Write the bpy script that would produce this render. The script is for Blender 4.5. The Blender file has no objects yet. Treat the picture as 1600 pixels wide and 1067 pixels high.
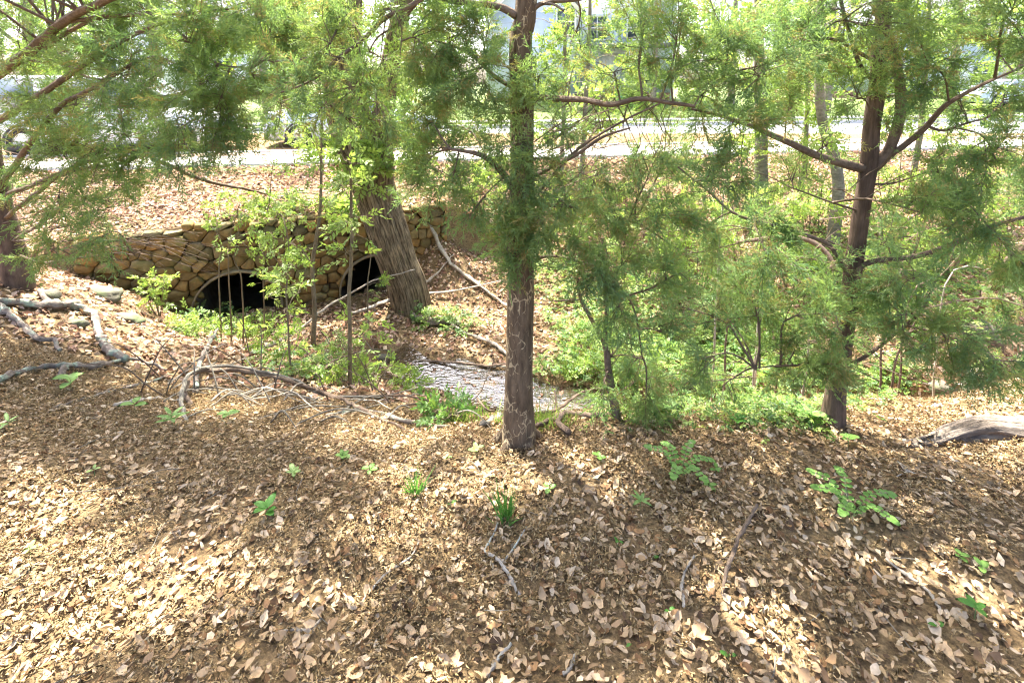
import bpy, math, random
import numpy as np
from mathutils import Vector, Matrix, noise as mnoise

# ------------------------------------------------------------------ camera
S = bpy.context.scene
C = S.collection
RNG = np.random.default_rng(11)
random.seed(5)
F_PX, PITCH, EYE, HORIZON = 800.0, math.radians(8), 1.6, 130.0   # in pixels of the 1600 x 1067 photograph
CY0 = HORIZON + F_PX * math.tan(PITCH)
cam_d = bpy.data.cameras.new('camera'); cam = bpy.data.objects.new('camera', cam_d); C.objects.link(cam)
cam.location = (0, 0, EYE); cam.rotation_euler = (math.pi / 2 - PITCH, 0, 0)
cam_d.sensor_width = 36; cam_d.lens = 36 * F_PX / 1600
cam_d.shift_y = -(533.5 - CY0) / 1600
cam_d.clip_start = 0.05; cam_d.clip_end = 500
S.camera = cam
# ------------------------------------------------------------------ light
SUN = Vector((-0.22, 0.42, 0.88)).normalized()
W = bpy.data.worlds.new('World'); S.world = W; W.use_nodes = True
wn = W.node_tree.nodes; wl = W.node_tree.links; wn.clear()
sky = wn.new('ShaderNodeTexSky'); sky.sky_type = 'NISHITA'; sky.sun_disc = False
sky.sun_elevation = math.asin(SUN.z); sky.sun_rotation = math.atan2(SUN.x, SUN.y)
sky.air_density = 0.7; sky.dust_density = 5.0; sky.ozone_density = 1.0
bgn = wn.new('ShaderNodeBackground'); bgn.inputs[1].default_value = 0.15
won = wn.new('ShaderNodeOutputWorld'); wl.new(sky.outputs[0], bgn.inputs[0]); wl.new(bgn.outputs[0], won.inputs[0])
sd = bpy.data.lights.new('sun', 'SUN'); sd.energy = 4.0; sd.angle = math.radians(0.5); sd.color = (1.0, 0.95, 0.86)
so = bpy.data.objects.new('sun', sd); C.objects.link(so); so.rotation_euler = (-SUN).to_track_quat('-Z', 'Y').to_euler()
S.view_settings.view_transform = 'Standard'; S.view_settings.look = 'None'
S.view_settings.exposure = 2.85; S.view_settings.gamma = 1.0
S.cycles.use_denoising = True; S.cycles.filter_width = 1.2; S.cycles.max_bounces = 6; S.cycles.diffuse_bounces = 3
S.cycles.glossy_bounces = 2; S.cycles.transmission_bounces = 4; S.cycles.transparent_max_bounces = 6
S.cycles.caustics_reflective = False; S.cycles.caustics_refractive = False

# ------------------------------------------------------------------ helpers
def P(px, py, Y):                                    # pixel + distance ahead of the camera -> world point
    u, v = px - 800.0, py - CY0
    d = np.array([u, F_PX * math.cos(PITCH) - v * math.sin(PITCH), -F_PX * math.sin(PITCH) - v * math.cos(PITCH)])
    return d * (Y / d[1]) + np.array([0, 0, EYE])
def project(p):
    r = np.asarray(p, float) - np.array([0, 0, EYE])
    c, s = math.cos(PITCH), math.sin(PITCH)
    z = r[..., 1] * c - r[..., 2] * s; v = -r[..., 1] * s - r[..., 2] * c
    return 800 + F_PX * r[..., 0] / z, CY0 + F_PX * v / z
def nrm(a):
    return a / np.maximum(np.linalg.norm(a, axis=-1, keepdims=True), 1e-9)
def smooth(a, b, x):
    t = np.clip((x - a) / (b - a), 0, 1); return t * t * (3 - 2 * t)

def mesh_np(name, V, F, mat=None, uv=None, col=None, shade=True):
    """V (n,3), F (m,3) or (m,4) index array"""
    V = np.ascontiguousarray(V, np.float32); F = np.ascontiguousarray(F, np.int32)
    m = bpy.data.meshes.new(name); k = F.shape[1]
    m.vertices.add(len(V)); m.vertices.foreach_set('co', V.ravel())
    m.loops.add(F.size); m.loops.foreach_set('vertex_index', F.ravel())
    m.polygons.add(len(F)); m.polygons.foreach_set('loop_start', np.arange(0, F.size, k, dtype=np.int32))
    m.update(calc_edges=True)
    if shade: m.polygons.foreach_set('use_smooth', np.ones(len(F), bool))
    if uv is not None:
        l = m.uv_layers.new(name='UVMap'); l.data.foreach_set('uv', np.ascontiguousarray(uv[F.ravel()], np.float32).ravel())
    if col is not None:
        a = m.color_attributes.new('Tint', 'FLOAT_COLOR', 'POINT')
        c4 = np.ones((len(V), 4), np.float32); c4[:, :3] = col; a.data.foreach_set('color', c4.ravel())
    if mat: m.materials.append(mat)
    m.validate()
    return m
def link(name, mesh, parent=None, kind=None, label=None):
    o = bpy.data.objects.new(name, mesh); C.objects.link(o)
    if parent is not None: o.parent = parent; o.matrix_parent_inverse = parent_inv(parent)
    if kind: o['kind'] = kind
    if label: o['label'] = label
    return o
def parent_inv(p):                                   # parts are modelled in world coordinates
    return Matrix.LocRotScale(p.location, p.rotation_euler, p.scale).inverted() if p.parent is None else Matrix()
def thing(name, label, cat, loc=(0, 0, 0), group=None):
    o = bpy.data.objects.new(name, None); C.objects.link(o); o.location = tuple(float(a) for a in loc); o.empty_display_size = 0.1
    o['label'] = label; o['category'] = cat
    if group: o['group'] = group
    return o
def tag(o, label, cat, group=None):
    o['label'] = label; o['category'] = cat
    if group: o['group'] = group
    return o

class Acc:                                           # collects many pieces of one mesh
    def __init__(s): s.V = []; s.F = []; s.U = []; s.K = []; s.n = 0
    def add(s, V, F, U=None, K=None):
        V = np.asarray(V, float); s.V.append(V); s.F.append(np.asarray(F) + s.n)
        s.U.append(np.zeros((len(V), 2)) if U is None else U)
        s.K.append(np.ones((len(V), 3)) if K is None else np.broadcast_to(K, (len(V), 3)))
        s.n += len(V)
    def mesh(s, name, mat, col=False, shade=True):
        return mesh_np(name, np.concatenate(s.V), np.concatenate(s.F), mat, np.concatenate(s.U), np.concatenate(s.K) if col else None, shade)

def spline(pts, n):
    """Catmull-Rom through the points, n samples"""
    p = np.asarray(pts, float)
    if len(p) == 2: return p[0] + (p[1] - p[0]) * np.linspace(0, 1, n)[:, None]
    q = np.vstack([2 * p[0] - p[1], p, 2 * p[-1] - p[-2]])
    d = np.r_[0, np.cumsum(np.linalg.norm(np.diff(p, axis=0), axis=1))]
    t = np.linspace(0, d[-1], n); i = np.clip(np.searchsorted(d, t, 'right') - 1, 0, len(p) - 2)
    f = ((t - d[i]) / np.maximum(d[i + 1] - d[i], 1e-9))[:, None]
    a, b, c, e = q[i], q[i + 1], q[i + 2], q[i + 3]
    return 0.5 * (2 * b + (c - a) * f + (2 * a - 5 * b + 4 * c - e) * f ** 2 + (3 * b - a - 3 * c + e) * f ** 3)
def tube(pts, radii, seg=8, cap=True, bump=None):
    """quads; bump(angle, length, radius) -> added radius"""
    p = np.asarray(pts, float); n = len(p); r = np.interp(np.linspace(0, 1, n), np.linspace(0, 1, len(radii)), radii)
    t = nrm(np.gradient(p, axis=0)); ref = np.array([0.0, 0, 1]) if abs(t[0][2]) < 0.9 else np.array([1.0, 0, 0])
    nn = nrm(np.cross(t[0], ref)); N = [nn]
    for i in range(1, n):
        nn = nn - t[i] * nn.dot(t[i]); nn = nn / max(np.linalg.norm(nn), 1e-9); N.append(nn)
    N = np.array(N); B = np.cross(t, N)
    a = np.linspace(0, 2 * math.pi, seg + 1)
    L = np.r_[0, np.cumsum(np.linalg.norm(np.diff(p, axis=0), axis=1))]
    R = np.repeat(r[:, None], seg + 1, 1)
    if bump is not None:
        bb = bump(a[None, :] + 0 * L[:, None], L[:, None] + 0 * a[None, :], R); bb[:, -1] = bb[:, 0]; R = R + bb
    V = p[:, None] + R[..., None] * (np.cos(a)[None, :, None] * N[:, None] + np.sin(a)[None, :, None] * B[:, None])
    uv = np.stack(np.broadcast_arrays(a[None, :] / (2 * math.pi), L[:, None]), -1).reshape(-1, 2)
    i, j = np.meshgrid(np.arange(n - 1), np.arange(seg), indexing='ij'); w = seg + 1
    Fq = np.stack([i * w + j, i * w + j + 1, (i + 1) * w + j + 1, (i + 1) * w + j], -1).reshape(-1, 4)
    V = V.reshape(-1, 3)
    if cap:                                          # close both ends with a fan of degenerate quads around a centre point
        for k, ring in ((0, 0), (n - 1, (n - 1) * w)):
            V = np.vstack([V, p[k] + (t[k] if k else -t[k]) * r[k] * 0.35]); uv = np.vstack([uv, [0.5, L[k]]]); c = len(V) - 1
            jj = np.arange(0, seg - 1, 2)
            q = np.stack([ring + jj, ring + jj + 1, ring + jj + 2, np.full(len(jj), c)], -1)
            Fq = np.vstack([Fq, q[:, ::-1] if k == 0 else q])
    return V, Fq, uv
def wob(pts, amp, k=3.0, seed=0):
    p = np.asarray(pts, float).copy()
    for i in range(len(p)):
        p[i] += np.array(mnoise.noise_vector(Vector((p[i][0] * k + seed * 7.1, p[i][1] * k, p[i][2] * k + seed)))) * amp
    return p
def inst(acc, TV, TF, M, t, K=None, KT=None):
    """put N copies of a template into acc; K (N,3) colour per copy"""
    N = len(t); nv = len(TV)
    V = np.einsum('nij,vj->nvi', M, TV) + t[:, None]
    Fn = (TF[None] + (np.arange(N) * nv)[:, None, None]).reshape(-1, TF.shape[1])
    Kc = None
    if K is not None:
        Kc = np.repeat(K[:, None], nv, 1)
        if KT is not None: Kc = Kc * KT[None, :, None]
        Kc = Kc.reshape(-1, 3)
    acc.add(V.reshape(-1, 3), Fn, None, Kc)
def frames(d, roll):
    """rotation matrices whose x axis is d"""
    d = nrm(d); ref = np.where(np.abs(d[:, 2:3]) < 0.95, np.array([[0, 0, 1.0]]), np.array([[1.0, 0, 0]]))
    y = nrm(np.cross(ref, d)); z = np.cross(d, y); c, s = np.cos(roll)[:, None], np.sin(roll)[:, None]
    return np.stack([d, y * c + z * s, -y * s + z * c], -1)
def box(acc, lo, hi, K=None):
    x0, y0, z0 = lo; x1, y1, z1 = hi
    V = [(x0, y0, z0), (x1, y0, z0), (x1, y1, z0), (x0, y1, z0), (x0, y0, z1), (x1, y0, z1), (x1, y1, z1), (x0, y1, z1)]
    acc.add(V, np.array([(0, 3, 2, 1), (4, 5, 6, 7), (0, 1, 5, 4), (1, 2, 6, 5), (2, 3, 7, 6), (3, 0, 4, 7)]), None, K)

# ------------------------------------------------------------------ materials
def new_mat(name):
    m = bpy.data.materials.new(name); m.use_nodes = True; nt = m.node_tree; nt.nodes.clear()
    out = nt.nodes.new('ShaderNodeOutputMaterial'); return m, nt, out
def N_(nt, kind, **kw):
    n = nt.nodes.new(kind)
    for k, v in kw.items():
        if k in n.inputs: n.inputs[k].default_value = v
        else: setattr(n, k, v)
    return n
def ramp(nt, fac, stops):
    r = nt.nodes.new('ShaderNodeValToRGB'); e = r.color_ramp.elements
    while len(e) < len(stops): e.new(0.5)
    for i, (p, c) in enumerate(stops): e[i].position = p; e[i].color = (*c, 1)
    nt.links.new(fac, r.inputs[0]); return r.outputs[0]
def mix(nt, a, b, fac, mode='MIX'):
    m = nt.nodes.new('ShaderNodeMix'); m.data_type = 'RGBA'; m.blend_type = mode
    for s, v in ((6, a), (7, b), (0, fac)):
        if hasattr(v, 'is_linked') or hasattr(v, 'links'): nt.links.new(v, m.inputs[s])
        else: m.inputs[s].default_value = v if s == 0 else (*v, 1)
    return m.outputs[2]
def coords(nt, kind='Object', scale=(1, 1, 1)):
    tc = nt.nodes.new('ShaderNodeTexCoord'); mp = nt.nodes.new('ShaderNodeMapping'); mp.inputs['Scale'].default_value = scale
    nt.links.new(tc.outputs[kind], mp.inputs[0]); return mp.outputs[0]
def noise_t(nt, vec, scale, detail=5, rough=0.6):
    n = N_(nt, 'ShaderNodeTexNoise', Scale=scale, Detail=detail, Roughness=rough); nt.links.new(vec, n.inputs['Vector']); return n.outputs[0]
def bump_t(nt, h, strength, dist):
    b = N_(nt, 'ShaderNodeBump', Strength=strength, Distance=dist); nt.links.new(h, b.inputs['Height']); return b.outputs[0]
def principled(nt, out, col, rough=0.8, normal=None, spec=0.3, metal=0.0):
    p = N_(nt, 'ShaderNodeBsdfPrincipled', Roughness=rough, Metallic=metal); p.inputs['Specular IOR Level'].default_value = spec
    if hasattr(col, 'links'): nt.links.new(col, p.inputs['Base Color'])
    else: p.inputs['Base Color'].default_value = (*col, 1)
    if normal is not None: nt.links.new(normal, p.inputs['Normal'])
    nt.links.new(p.outputs[0], out.inputs[0]); return p
def m_plain(name, col, rough=0.6, spec=0.4, metal=0.0, var=0.15, scale=6.0):
    m, nt, out = new_mat(name); v = coords(nt); n = noise_t(nt, v, scale)
    c = ramp(nt, n, [(0.3, tuple(a * (1 - var) for a in col)), (0.7, tuple(min(1, a * (1 + var)) for a in col))])
    principled(nt, out, c, rough, bump_t(nt, n, 0.08, 0.01), spec, metal); return m
def m_leaf(name, col=None, trans=0.4, rough=0.55, spec=0.25, rand=None):
    """thin leaf: diffuse + light coming through; colour from the Tint attribute or from the object's random number"""
    m, nt, out = new_mat(name)
    if rand is not None:
        oi = nt.nodes.new('ShaderNodeObjectInfo'); c = ramp(nt, oi.outputs['Random'], rand)
    elif col is None:
        at = nt.nodes.new('ShaderNodeAttribute'); at.attribute_name = 'Tint'; c = at.outputs['Color']
    else:
        v = coords(nt); c = ramp(nt, noise_t(nt, v, 30), [(0.3, tuple(a * 0.8 for a in col)), (0.7, tuple(a * 1.2 for a in col))])
    p = N_(nt, 'ShaderNodeBsdfPrincipled', Roughness=rough); p.inputs['Specular IOR Level'].default_value = spec
    v = coords(nt); c2 = mix(nt, c, (0.5, 0.5, 0.5), 0.0)
    sc = mix(nt, c, ramp(nt, noise_t(nt, v, 60, 3), [(0.3, (0.72, 0.72, 0.72)), (0.7, (1.12, 1.12, 1.12))]), 1.0, 'MULTIPLY')
    nt.links.new(sc, p.inputs['Base Color'])
    t = nt.nodes.new('ShaderNodeBsdfTranslucent')
    tc = mix(nt, sc, (1.2, 1.2, 0.75), 1.0, 'MULTIPLY') if trans > 0.3 else sc
    nt.links.new(tc, t.inputs['Color'])
    mx = nt.nodes.new('ShaderNodeMixShader'); mx.inputs[0].default_value = trans
    nt.links.new(p.outputs[0], mx.inputs[1]); nt.links.new(t.outputs[0], mx.inputs[2]); nt.links.new(mx.outputs[0], out.inputs[0])
    return m
def m_bark(name, dark, light, su=10, sv=4, bump=0.6, moss=None, bdist=0.02, rough=0.9, lo=0.3, hi=0.62):
    m, nt, out = new_mat(name); v = coords(nt, 'UV', (su, sv, 1))
    n1 = noise_t(nt, v, 1.6, 8, 0.7); v2 = coords(nt, 'Object'); n2 = noise_t(nt, v2, 5, 4)
    c = ramp(nt, n1, [(lo, dark), (hi, light)])
    c = mix(nt, c, tuple(a * 0.6 for a in dark), ramp(nt, n2, [(0.45, (0, 0, 0)), (0.75, (0.7, 0.7, 0.7))]))
    if moss: c = mix(nt, c, moss, ramp(nt, noise_t(nt, v2, 9, 5), [(0.5, (0, 0, 0)), (0.62, (0.85, 0.85, 0.85))]))
    principled(nt, out, c, rough, bump_t(nt, n1, bump, bdist), 0.15); return m
def m_cracked_bark(name):
    """dark cedar bark split by pale jagged cracks"""
    m, nt, out = new_mat(name); v0 = coords(nt, 'Object', (1, 1, 0.62))
    w = N_(nt, 'ShaderNodeTexNoise', Scale=26.0, Detail=4.0); nt.links.new(v0, w.inputs['Vector'])
    add = nt.nodes.new('ShaderNodeVectorMath'); add.operation = 'MULTIPLY_ADD'; add.inputs[1].default_value = (0.05, 0.05, 0.05)
    nt.links.new(w.outputs['Color'], add.inputs[0]); nt.links.new(v0, add.inputs[2])
    vo = N_(nt, 'ShaderNodeTexVoronoi', Scale=28.0); vo.feature = 'DISTANCE_TO_EDGE'; nt.links.new(add.outputs[0], vo.inputs['Vector'])
    gaps = noise_t(nt, v0, 14, 3)
    th = nt.nodes.new('ShaderNodeMath'); th.operation = 'MULTIPLY_ADD'; nt.links.new(gaps, th.inputs[0]); th.inputs[1].default_value = -0.5; th.inputs[2].default_value = 0.255
    d = nt.nodes.new('ShaderNodeMath'); d.operation = 'ADD'; nt.links.new(vo.outputs['Distance'], d.inputs[0]); nt.links.new(th.outputs[0], d.inputs[1])
    line = ramp(nt, d.outputs[0], [(0.012, (1, 1, 1)), (0.028, (0, 0, 0))])
    vf = coords(nt, 'UV', (9, 3.5, 1)); n = noise_t(nt, vf, 2.2, 8, 0.7)
    base = ramp(nt, n, [(0.3, (0.05, 0.034, 0.021)), (0.7, (0.185, 0.13, 0.08))])
    c = mix(nt, base, (0.38, 0.29, 0.17), line)
    h = nt.nodes.new('ShaderNodeMath'); h.operation = 'MULTIPLY_ADD'; nt.links.new(line, h.inputs[0]); h.inputs[1].default_value = -0.7; nt.links.new(n, h.inputs[2])
    principled(nt, out, c, 0.9, bump_t(nt, h.outputs[0], 0.7, 0.012), 0.15); return m

M = {}
M['cedar'] = m_leaf('cedar_foliage', trans=0.5, rough=0.6)
M['green'] = m_leaf('green_leaf', trans=0.5, rough=0.45, spec=0.35)
M['dry'] = m_leaf('dry_leaf', trans=0.12, rough=0.75, spec=0.15)
M['dry_single'] = m_leaf('dry_leaf_single', trans=0.12, rough=0.7, spec=0.2, rand=[(0.0, (0.45, 0.32, 0.19)), (0.2, (0.28, 0.165, 0.075)), (0.42, (0.5, 0.37, 0.23)), (0.6, (0.15, 0.08, 0.038)), (0.75, (0.45, 0.32, 0.17)), (0.9, (0.24, 0.12, 0.05)), (1.0, (0.34, 0.24, 0.14))])
M['catkin'] = m_leaf('catkin', trans=0.1, rough=0.85, spec=0.1)
M['bark_cedar'] = m_bark('cedar_bark', (0.05, 0.033, 0.024), (0.16, 0.11, 0.078), 9, 4)
M['bark_branch'] = m_bark('branch_bark', (0.075, 0.05, 0.036), (0.21, 0.155, 0.11), 4, 14)
M['bark_grey'] = m_bark('grey_bark', (0.1, 0.09, 0.07), (0.27, 0.24, 0.19), 4, 12)
M['bark_lichen'] = m_bark('lichen_bark', (0.1, 0.075, 0.06), (0.24, 0.2, 0.165), 4, 12, moss=(0.23, 0.3, 0.23))
M['bark_pale'] = m_bark('pale_dead_wood', (0.24, 0.2, 0.155), (0.46, 0.41, 0.33), 4, 14)
M['bark_frost'] = m_bark('pale_lichen_wood', (0.24, 0.2, 0.16), (0.44, 0.4, 0.34), 4, 14, moss=(0.42, 0.47, 0.4))
M['bark_big'] = m_bark('furrowed_bark', (0.06, 0.045, 0.028), (0.33, 0.25, 0.15), 44, 2.2, bump=1.0, bdist=0.05, lo=0.4, hi=0.6)
M['bark_root'] = m_bark('root_bark', (0.09, 0.07, 0.055), (0.3, 0.25, 0.2), 16, 5, bump=0.9, bdist=0.03)
M['bark_crack'] = m_cracked_bark('cracked_bark')
M['bark_sap'] = m_bark('sapling_bark', (0.11, 0.085, 0.05), (0.23, 0.19, 0.12), 4, 14)

# ------------------------------------------------------------------ terrain
WALL_A, WALL_B = np.array([-5.9, 6.70]), np.array([-1.13, 8.60])
WALL_TOP = -0.5
def wall_y(x): return WALL_A[1] + (x - WALL_A[0]) * (WALL_B[1] - WALL_A[1]) / (WALL_B[0] - WALL_A[0])
def walk_y(x): return 10.8 + 0.16 * x                # near edge of the pavement along the road
def tps(pts, reg=0.02):
    p = np.asarray(pts, float); n = len(p); x = p[:, :2]
    r = np.linalg.norm(x[:, None] - x[None], axis=-1); K = np.where(r > 0, r ** 2 * np.log(r + 1e-9), 0) + reg * np.eye(n)
    Pm = np.c_[np.ones(n), x]; A = np.block([[K, Pm], [Pm.T, np.zeros((3, 3))]])
    w = np.linalg.solve(A, np.r_[p[:, 2], 0, 0, 0])
    def f(X, Y):
        X = np.asarray(X, float); Y = np.asarray(Y, float); sh = X.shape; X = X.ravel(); Y = Y.ravel(); o = np.empty(len(X))
        for s in range(0, len(X), 20000):
            a, b = X[s:s + 20000], Y[s:s + 20000]
            r2 = (a[:, None] - x[None, :, 0]) ** 2 + (b[:, None] - x[None, :, 1]) ** 2
            o[s:s + 20000] = (0.5 * r2 * np.log(r2 + 1e-12)) @ w[:n] + w[n] + w[n + 1] * a + w[n + 2] * b
        return o.reshape(sh)
    return f
front = [(-3, 0, .03), (0, 0, 0), (3, 0, .03), (-3, -4, .1), (3, -4, .1), (-8, -3, .2), (8, -3, .2), (-8, 1, .1), (8, 1, 0), (-9, 5, -.15), (0, .9, .0), (-9, 8, -.2)]
for a in [(800, 1060, 1.36), (100, 1040, 1.4), (1500, 1040, 1.4), (810, 690, 2.6), (1301, 665, 2.7), (1500, 690, 2.6), (50, 800, 1.97), (450, 800, 2.0), (1150, 800, 2.0),
          (100, 650, 2.9), (0, 600, 3.2), (0, 500, 4.2), (40, 450, 4.8), (130, 470, 5.2), (200, 500, 5.3), (240, 474, 6.7), (272, 498, 7.0), (290, 507, 7.1), (410, 515, 7.1),
          (300, 600, 4.0), (300, 640, 3.35), (450, 600, 4.3), (450, 560, 5.0), (550, 640, 3.7), (600, 612, 4.6), (500, 660, 3.2), (660, 665, 3.1), (650, 690, 2.75),
          (110, 430, 6.6), (200, 460, 6.85), (350, 512, 7.2), (450, 500, 7.5), (520, 480, 7.75), (570, 465, 7.95), (620, 455, 8.1), (650, 420, 8.3), (690, 375, 8.5),
          (700, 520, 7.1), (700, 450, 7.9), (720, 390, 9), (760, 330, 10), (900, 540, 6.6), (900, 480, 7.4), (900, 420, 8.4), (900, 350, 9.6), (1000, 550, 6.3),
          (1100, 480, 7.0), (1100, 400, 8.4), (1300, 420, 7.5), (1300, 340, 9.0), (1500, 500, 5.8), (1500, 400, 7.5), (1500, 620, 3.6), (1450, 640, 3.0), (1600, 600, 3.4)]:
    front.append(tuple(P(*a)))
front += [(0, 3.4, -.8), (0, 4.2, -1.6), (1.0, 3.5, -.8), (1.2, 4.2, -1.6), (2.4, 4.1, -1.2), (-.7, 3.6, -.85), (-.7, 4.6, -1.5), (4.5, 4.0, -.9), (7, 3.9, -.7)]
bed = [(-1.7, 6.12), (-1.15, 5.88), (-.5, 5.6), (.3, 5.32), (1.0, 5.08), (2.2, 4.9), (4, 4.9), (6, 4.9), (9, 5.0)]
bed_fine = np.array(spline(bed, 90))
front += [(x, y, -1.93) for x, y in bed] + [tuple(P(*a)) for a in ((450, 530, 6.9), (500, 545, 6.6), (540, 520, 7.0), (600, 540, 6.75), (660, 540, 6.75), (620, 474, 7.5), (575, 490, 7.3), (520, 570, 5.9), (560, 596, 5.4), (780, 550, 6.7))]
for x in np.linspace(-14, 14, 11): front += [(x, walk_y(x) - .05, -.03), (x, walk_y(x) + 3, -.02)]
back = [(x, wall_y(x) + .05, WALL_TOP - .03) for x in np.linspace(-6.4, -.8, 8)] + [(x, walk_y(x) - .05, -.03) for x in np.linspace(-14, 14, 11)]
back += [(x, walk_y(x) + 3, -.02) for x in np.linspace(-14, 14, 7)] + [(-9, 8, -.3), (3, 9.5, -.6), (-3, 9.3, -.25), (-6, 8.4, -.28)]
f_front, f_back = tps(front), tps(back)
def bumps(x, y):
    return .018 * np.sin(3.1 * x + 1.7 * y) * np.sin(2.3 * y - 1.1 * x + 1) + .012 * np.sin(7.3 * x - 3.9 * y + 2) + .010 * np.sin(6.1 * y + 4.7 * x) + .006 * np.sin(17 * x + 9 * y) * np.sin(14 * y - 8 * x)
def stream_d(x, y):                                  # distance from the middle of the stream
    xf, yf = x.ravel(), y.ravel(); o = np.full(len(xf), 9.0); k = (xf > -4) & (xf < 10) & (yf > 3.5) & (yf < 8); kk = np.where(k)[0]
    for s in range(0, len(kk), 20000):
        q = kk[s:s + 20000]; o[q] = np.sqrt(((xf[q][:, None] - bed_fine[None, :, 0]) ** 2 + (yf[q][:, None] - bed_fine[None, :, 1]) ** 2).min(1))
    return (o + .08 * np.sin(4.1 * xf) * np.sin(3.3 * yf + 1) + .05 * np.sin(11 * xf + 7 * yf)).reshape(x.shape)
def H(x, y):
    x = np.asarray(x, float); y = np.asarray(y, float)
    a, b = f_front(x, y), f_back(x, y)
    step = smooth(.05, .12, y - wall_y(x)) * (1 - smooth(-1.25, .5, x)) * smooth(-7.2, -5.9, x)
    a = np.maximum(a, -1.87 + .02 * np.sin(3 * x + 5 * y)); z = a + step * (b - a)
    z = z - .22 * (1 - smooth(.2, .54, stream_d(x, y)))
    d = y - walk_y(x)
    z = z * (1 - smooth(-.6, 0, d)) + (-.03) * smooth(-.6, 0, d)
    z = z + bumps(x, y) * (1 - smooth(-.5, .1, d))
    return np.where(d > -.05, -.06, z)               # dips under the pavement and the road
_Ys = np.concatenate([np.arange(.5, 4, .02), np.arange(4, 14, .04)])
def G(px, py, lift=0.0):                             # where the ray through a pixel meets the ground
    d = P(px, py, 1.0) - np.array([0, 0, EYE]); pts = d[None] * _Ys[:, None] + np.array([0, 0, EYE])
    below = pts[:, 2] < H(pts[:, 0], pts[:, 1]); k = int(np.argmax(below)) if below.any() else len(pts) - 1
    p = pts[k].copy(); p[2] = float(H(p[0], p[1])) + lift; return p
def gnd(x, y, lift=0.0): return np.array([x, y, float(H(x, y)) + lift])

def grid_mesh(name, xs, ys, zf, mat, keep=None):
    X, Y = np.meshgrid(xs, ys, indexing='ij'); Z = zf(X, Y); V = np.stack([X, Y, Z], -1).reshape(-1, 3)
    n, m = len(xs), len(ys); i, j = np.meshgrid(np.arange(n - 1), np.arange(m - 1), indexing='ij')
    Fq = np.stack([i * m + j, (i + 1) * m + j, (i + 1) * m + j + 1, i * m + j + 1], -1).reshape(-1, 4)
    if keep: Fq = keep(V, Fq)
    return mesh_np(name, V, Fq, mat)
m, nt, out = new_mat('forest_soil'); v = coords(nt); n1 = noise_t(nt, v, 7, 8, .7); n2 = noise_t(nt, v, 55, 6, .7)
c = ramp(nt, n1, [(.3, (.12, .082, .046)), (.5, (.22, .155, .085)), (.7, (.31, .225, .13))])
c = mix(nt, c, ramp(nt, n2, [(.35, (.35, .35, .35)), (.65, (1.25, 1.2, 1.1))]), 1.0, 'MULTIPLY')
principled(nt, out, c, .95, bump_t(nt, n2, .8, .02), .1); M['soil'] = m
xs = np.unique(np.concatenate([np.arange(-26, -7, .5), np.arange(-7, 7, .07), np.arange(7, 26.1, .5)]))
ys = np.unique(np.concatenate([np.arange(-6, .4, .3), np.arange(.4, 4, .06), np.arange(4, 10, .07), np.arange(10, 17.1, .14)]))
def open_mouths(V, Fq):                              # no earth across the two pipe mouths
    c = V[Fq].mean(1); d = c[:, 1] - wall_y(c[:, 0]); keep = np.ones(len(Fq), bool)
    for X_, r in ((-4.16, .60), (-2.27, .56)): keep &= ~((d > -.01) & (d < .3) & (np.abs(c[:, 0] - X_) < r * .95) & (V[Fq][:, :, 2].max(1) - V[Fq][:, :, 2].min(1) > .15))
    return Fq[keep]
gm = grid_mesh('forest_floor', xs, ys, H, M['soil'], open_mouths)
ground = link('forest_floor', gm); ground['kind'] = 'structure'; ground['label'] = 'leaf strewn forest floor falling to the stream'

# ------------------------------------------------------------------ stream
m, nt, out = new_mat('stream_water'); v = coords(nt, 'Object', (1, 1.6, 1)); n1 = noise_t(nt, v, 6, 2, .5); n2 = noise_t(nt, v, 17, 2, .5)
hh = mix(nt, n1, n2, .45); nb = bump_t(nt, hh, .35, .05)
gl = N_(nt, 'ShaderNodeBsdfGlossy', Roughness=.03); gl.inputs['Color'].default_value = (.95, .96, 1, 1); nt.links.new(nb, gl.inputs['Normal'])
tr = nt.nodes.new('ShaderNodeBsdfTransparent'); tr.inputs[0].default_value = (.8, .76, .66, 1)
df = N_(nt, 'ShaderNodeBsdfDiffuse'); df.inputs[0].default_value = (.075, .065, .05, 1)
m1 = nt.nodes.new('ShaderNodeMixShader'); m1.inputs[0].default_value = .25; nt.links.new(tr.outputs[0], m1.inputs[1]); nt.links.new(df.outputs[0], m1.inputs[2])
fr = N_(nt, 'ShaderNodeFresnel', IOR=1.4); nt.links.new(nb, fr.inputs['Normal'])
fs = nt.nodes.new('ShaderNodeMath'); fs.operation = 'MULTIPLY_ADD'; nt.links.new(fr.outputs[0], fs.inputs[0]); fs.inputs[1].default_value = 1.3; fs.inputs[2].default_value = .05; fs.use_clamp = True
m2 = nt.nodes.new('ShaderNodeMixShader'); nt.links.new(fs.outputs[0], m2.inputs[0]); nt.links.new(m1.outputs[0], m2.inputs[1]); nt.links.new(gl.outputs[0], m2.inputs[2]); nt.links.new(m2.outputs[0], out.inputs[0])
M['water'] = m
bedc = spline(bed, 60); a = np.gradient(bedc, axis=0); nn = nrm(np.c_[-a[:, 1], a[:, 0]]); Vw = []
for i in range(60):
    for t in np.linspace(-1.1, 1.1, 13): q = bedc[i] + nn[i] * t; Vw.append((q[0], q[1], -1.945))
i, j = np.meshgrid(np.arange(59), np.arange(12), indexing='ij')
Fw = np.stack([i * 13 + j, (i + 1) * 13 + j, (i + 1) * 13 + j + 1, i * 13 + j + 1], -1).reshape(-1, 4)
o = link('stream', mesh_np('stream', np.array(Vw), Fw, M['water'])); o['kind'] = 'structure'; o['label'] = 'shallow rippling stream in the gully'

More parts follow.
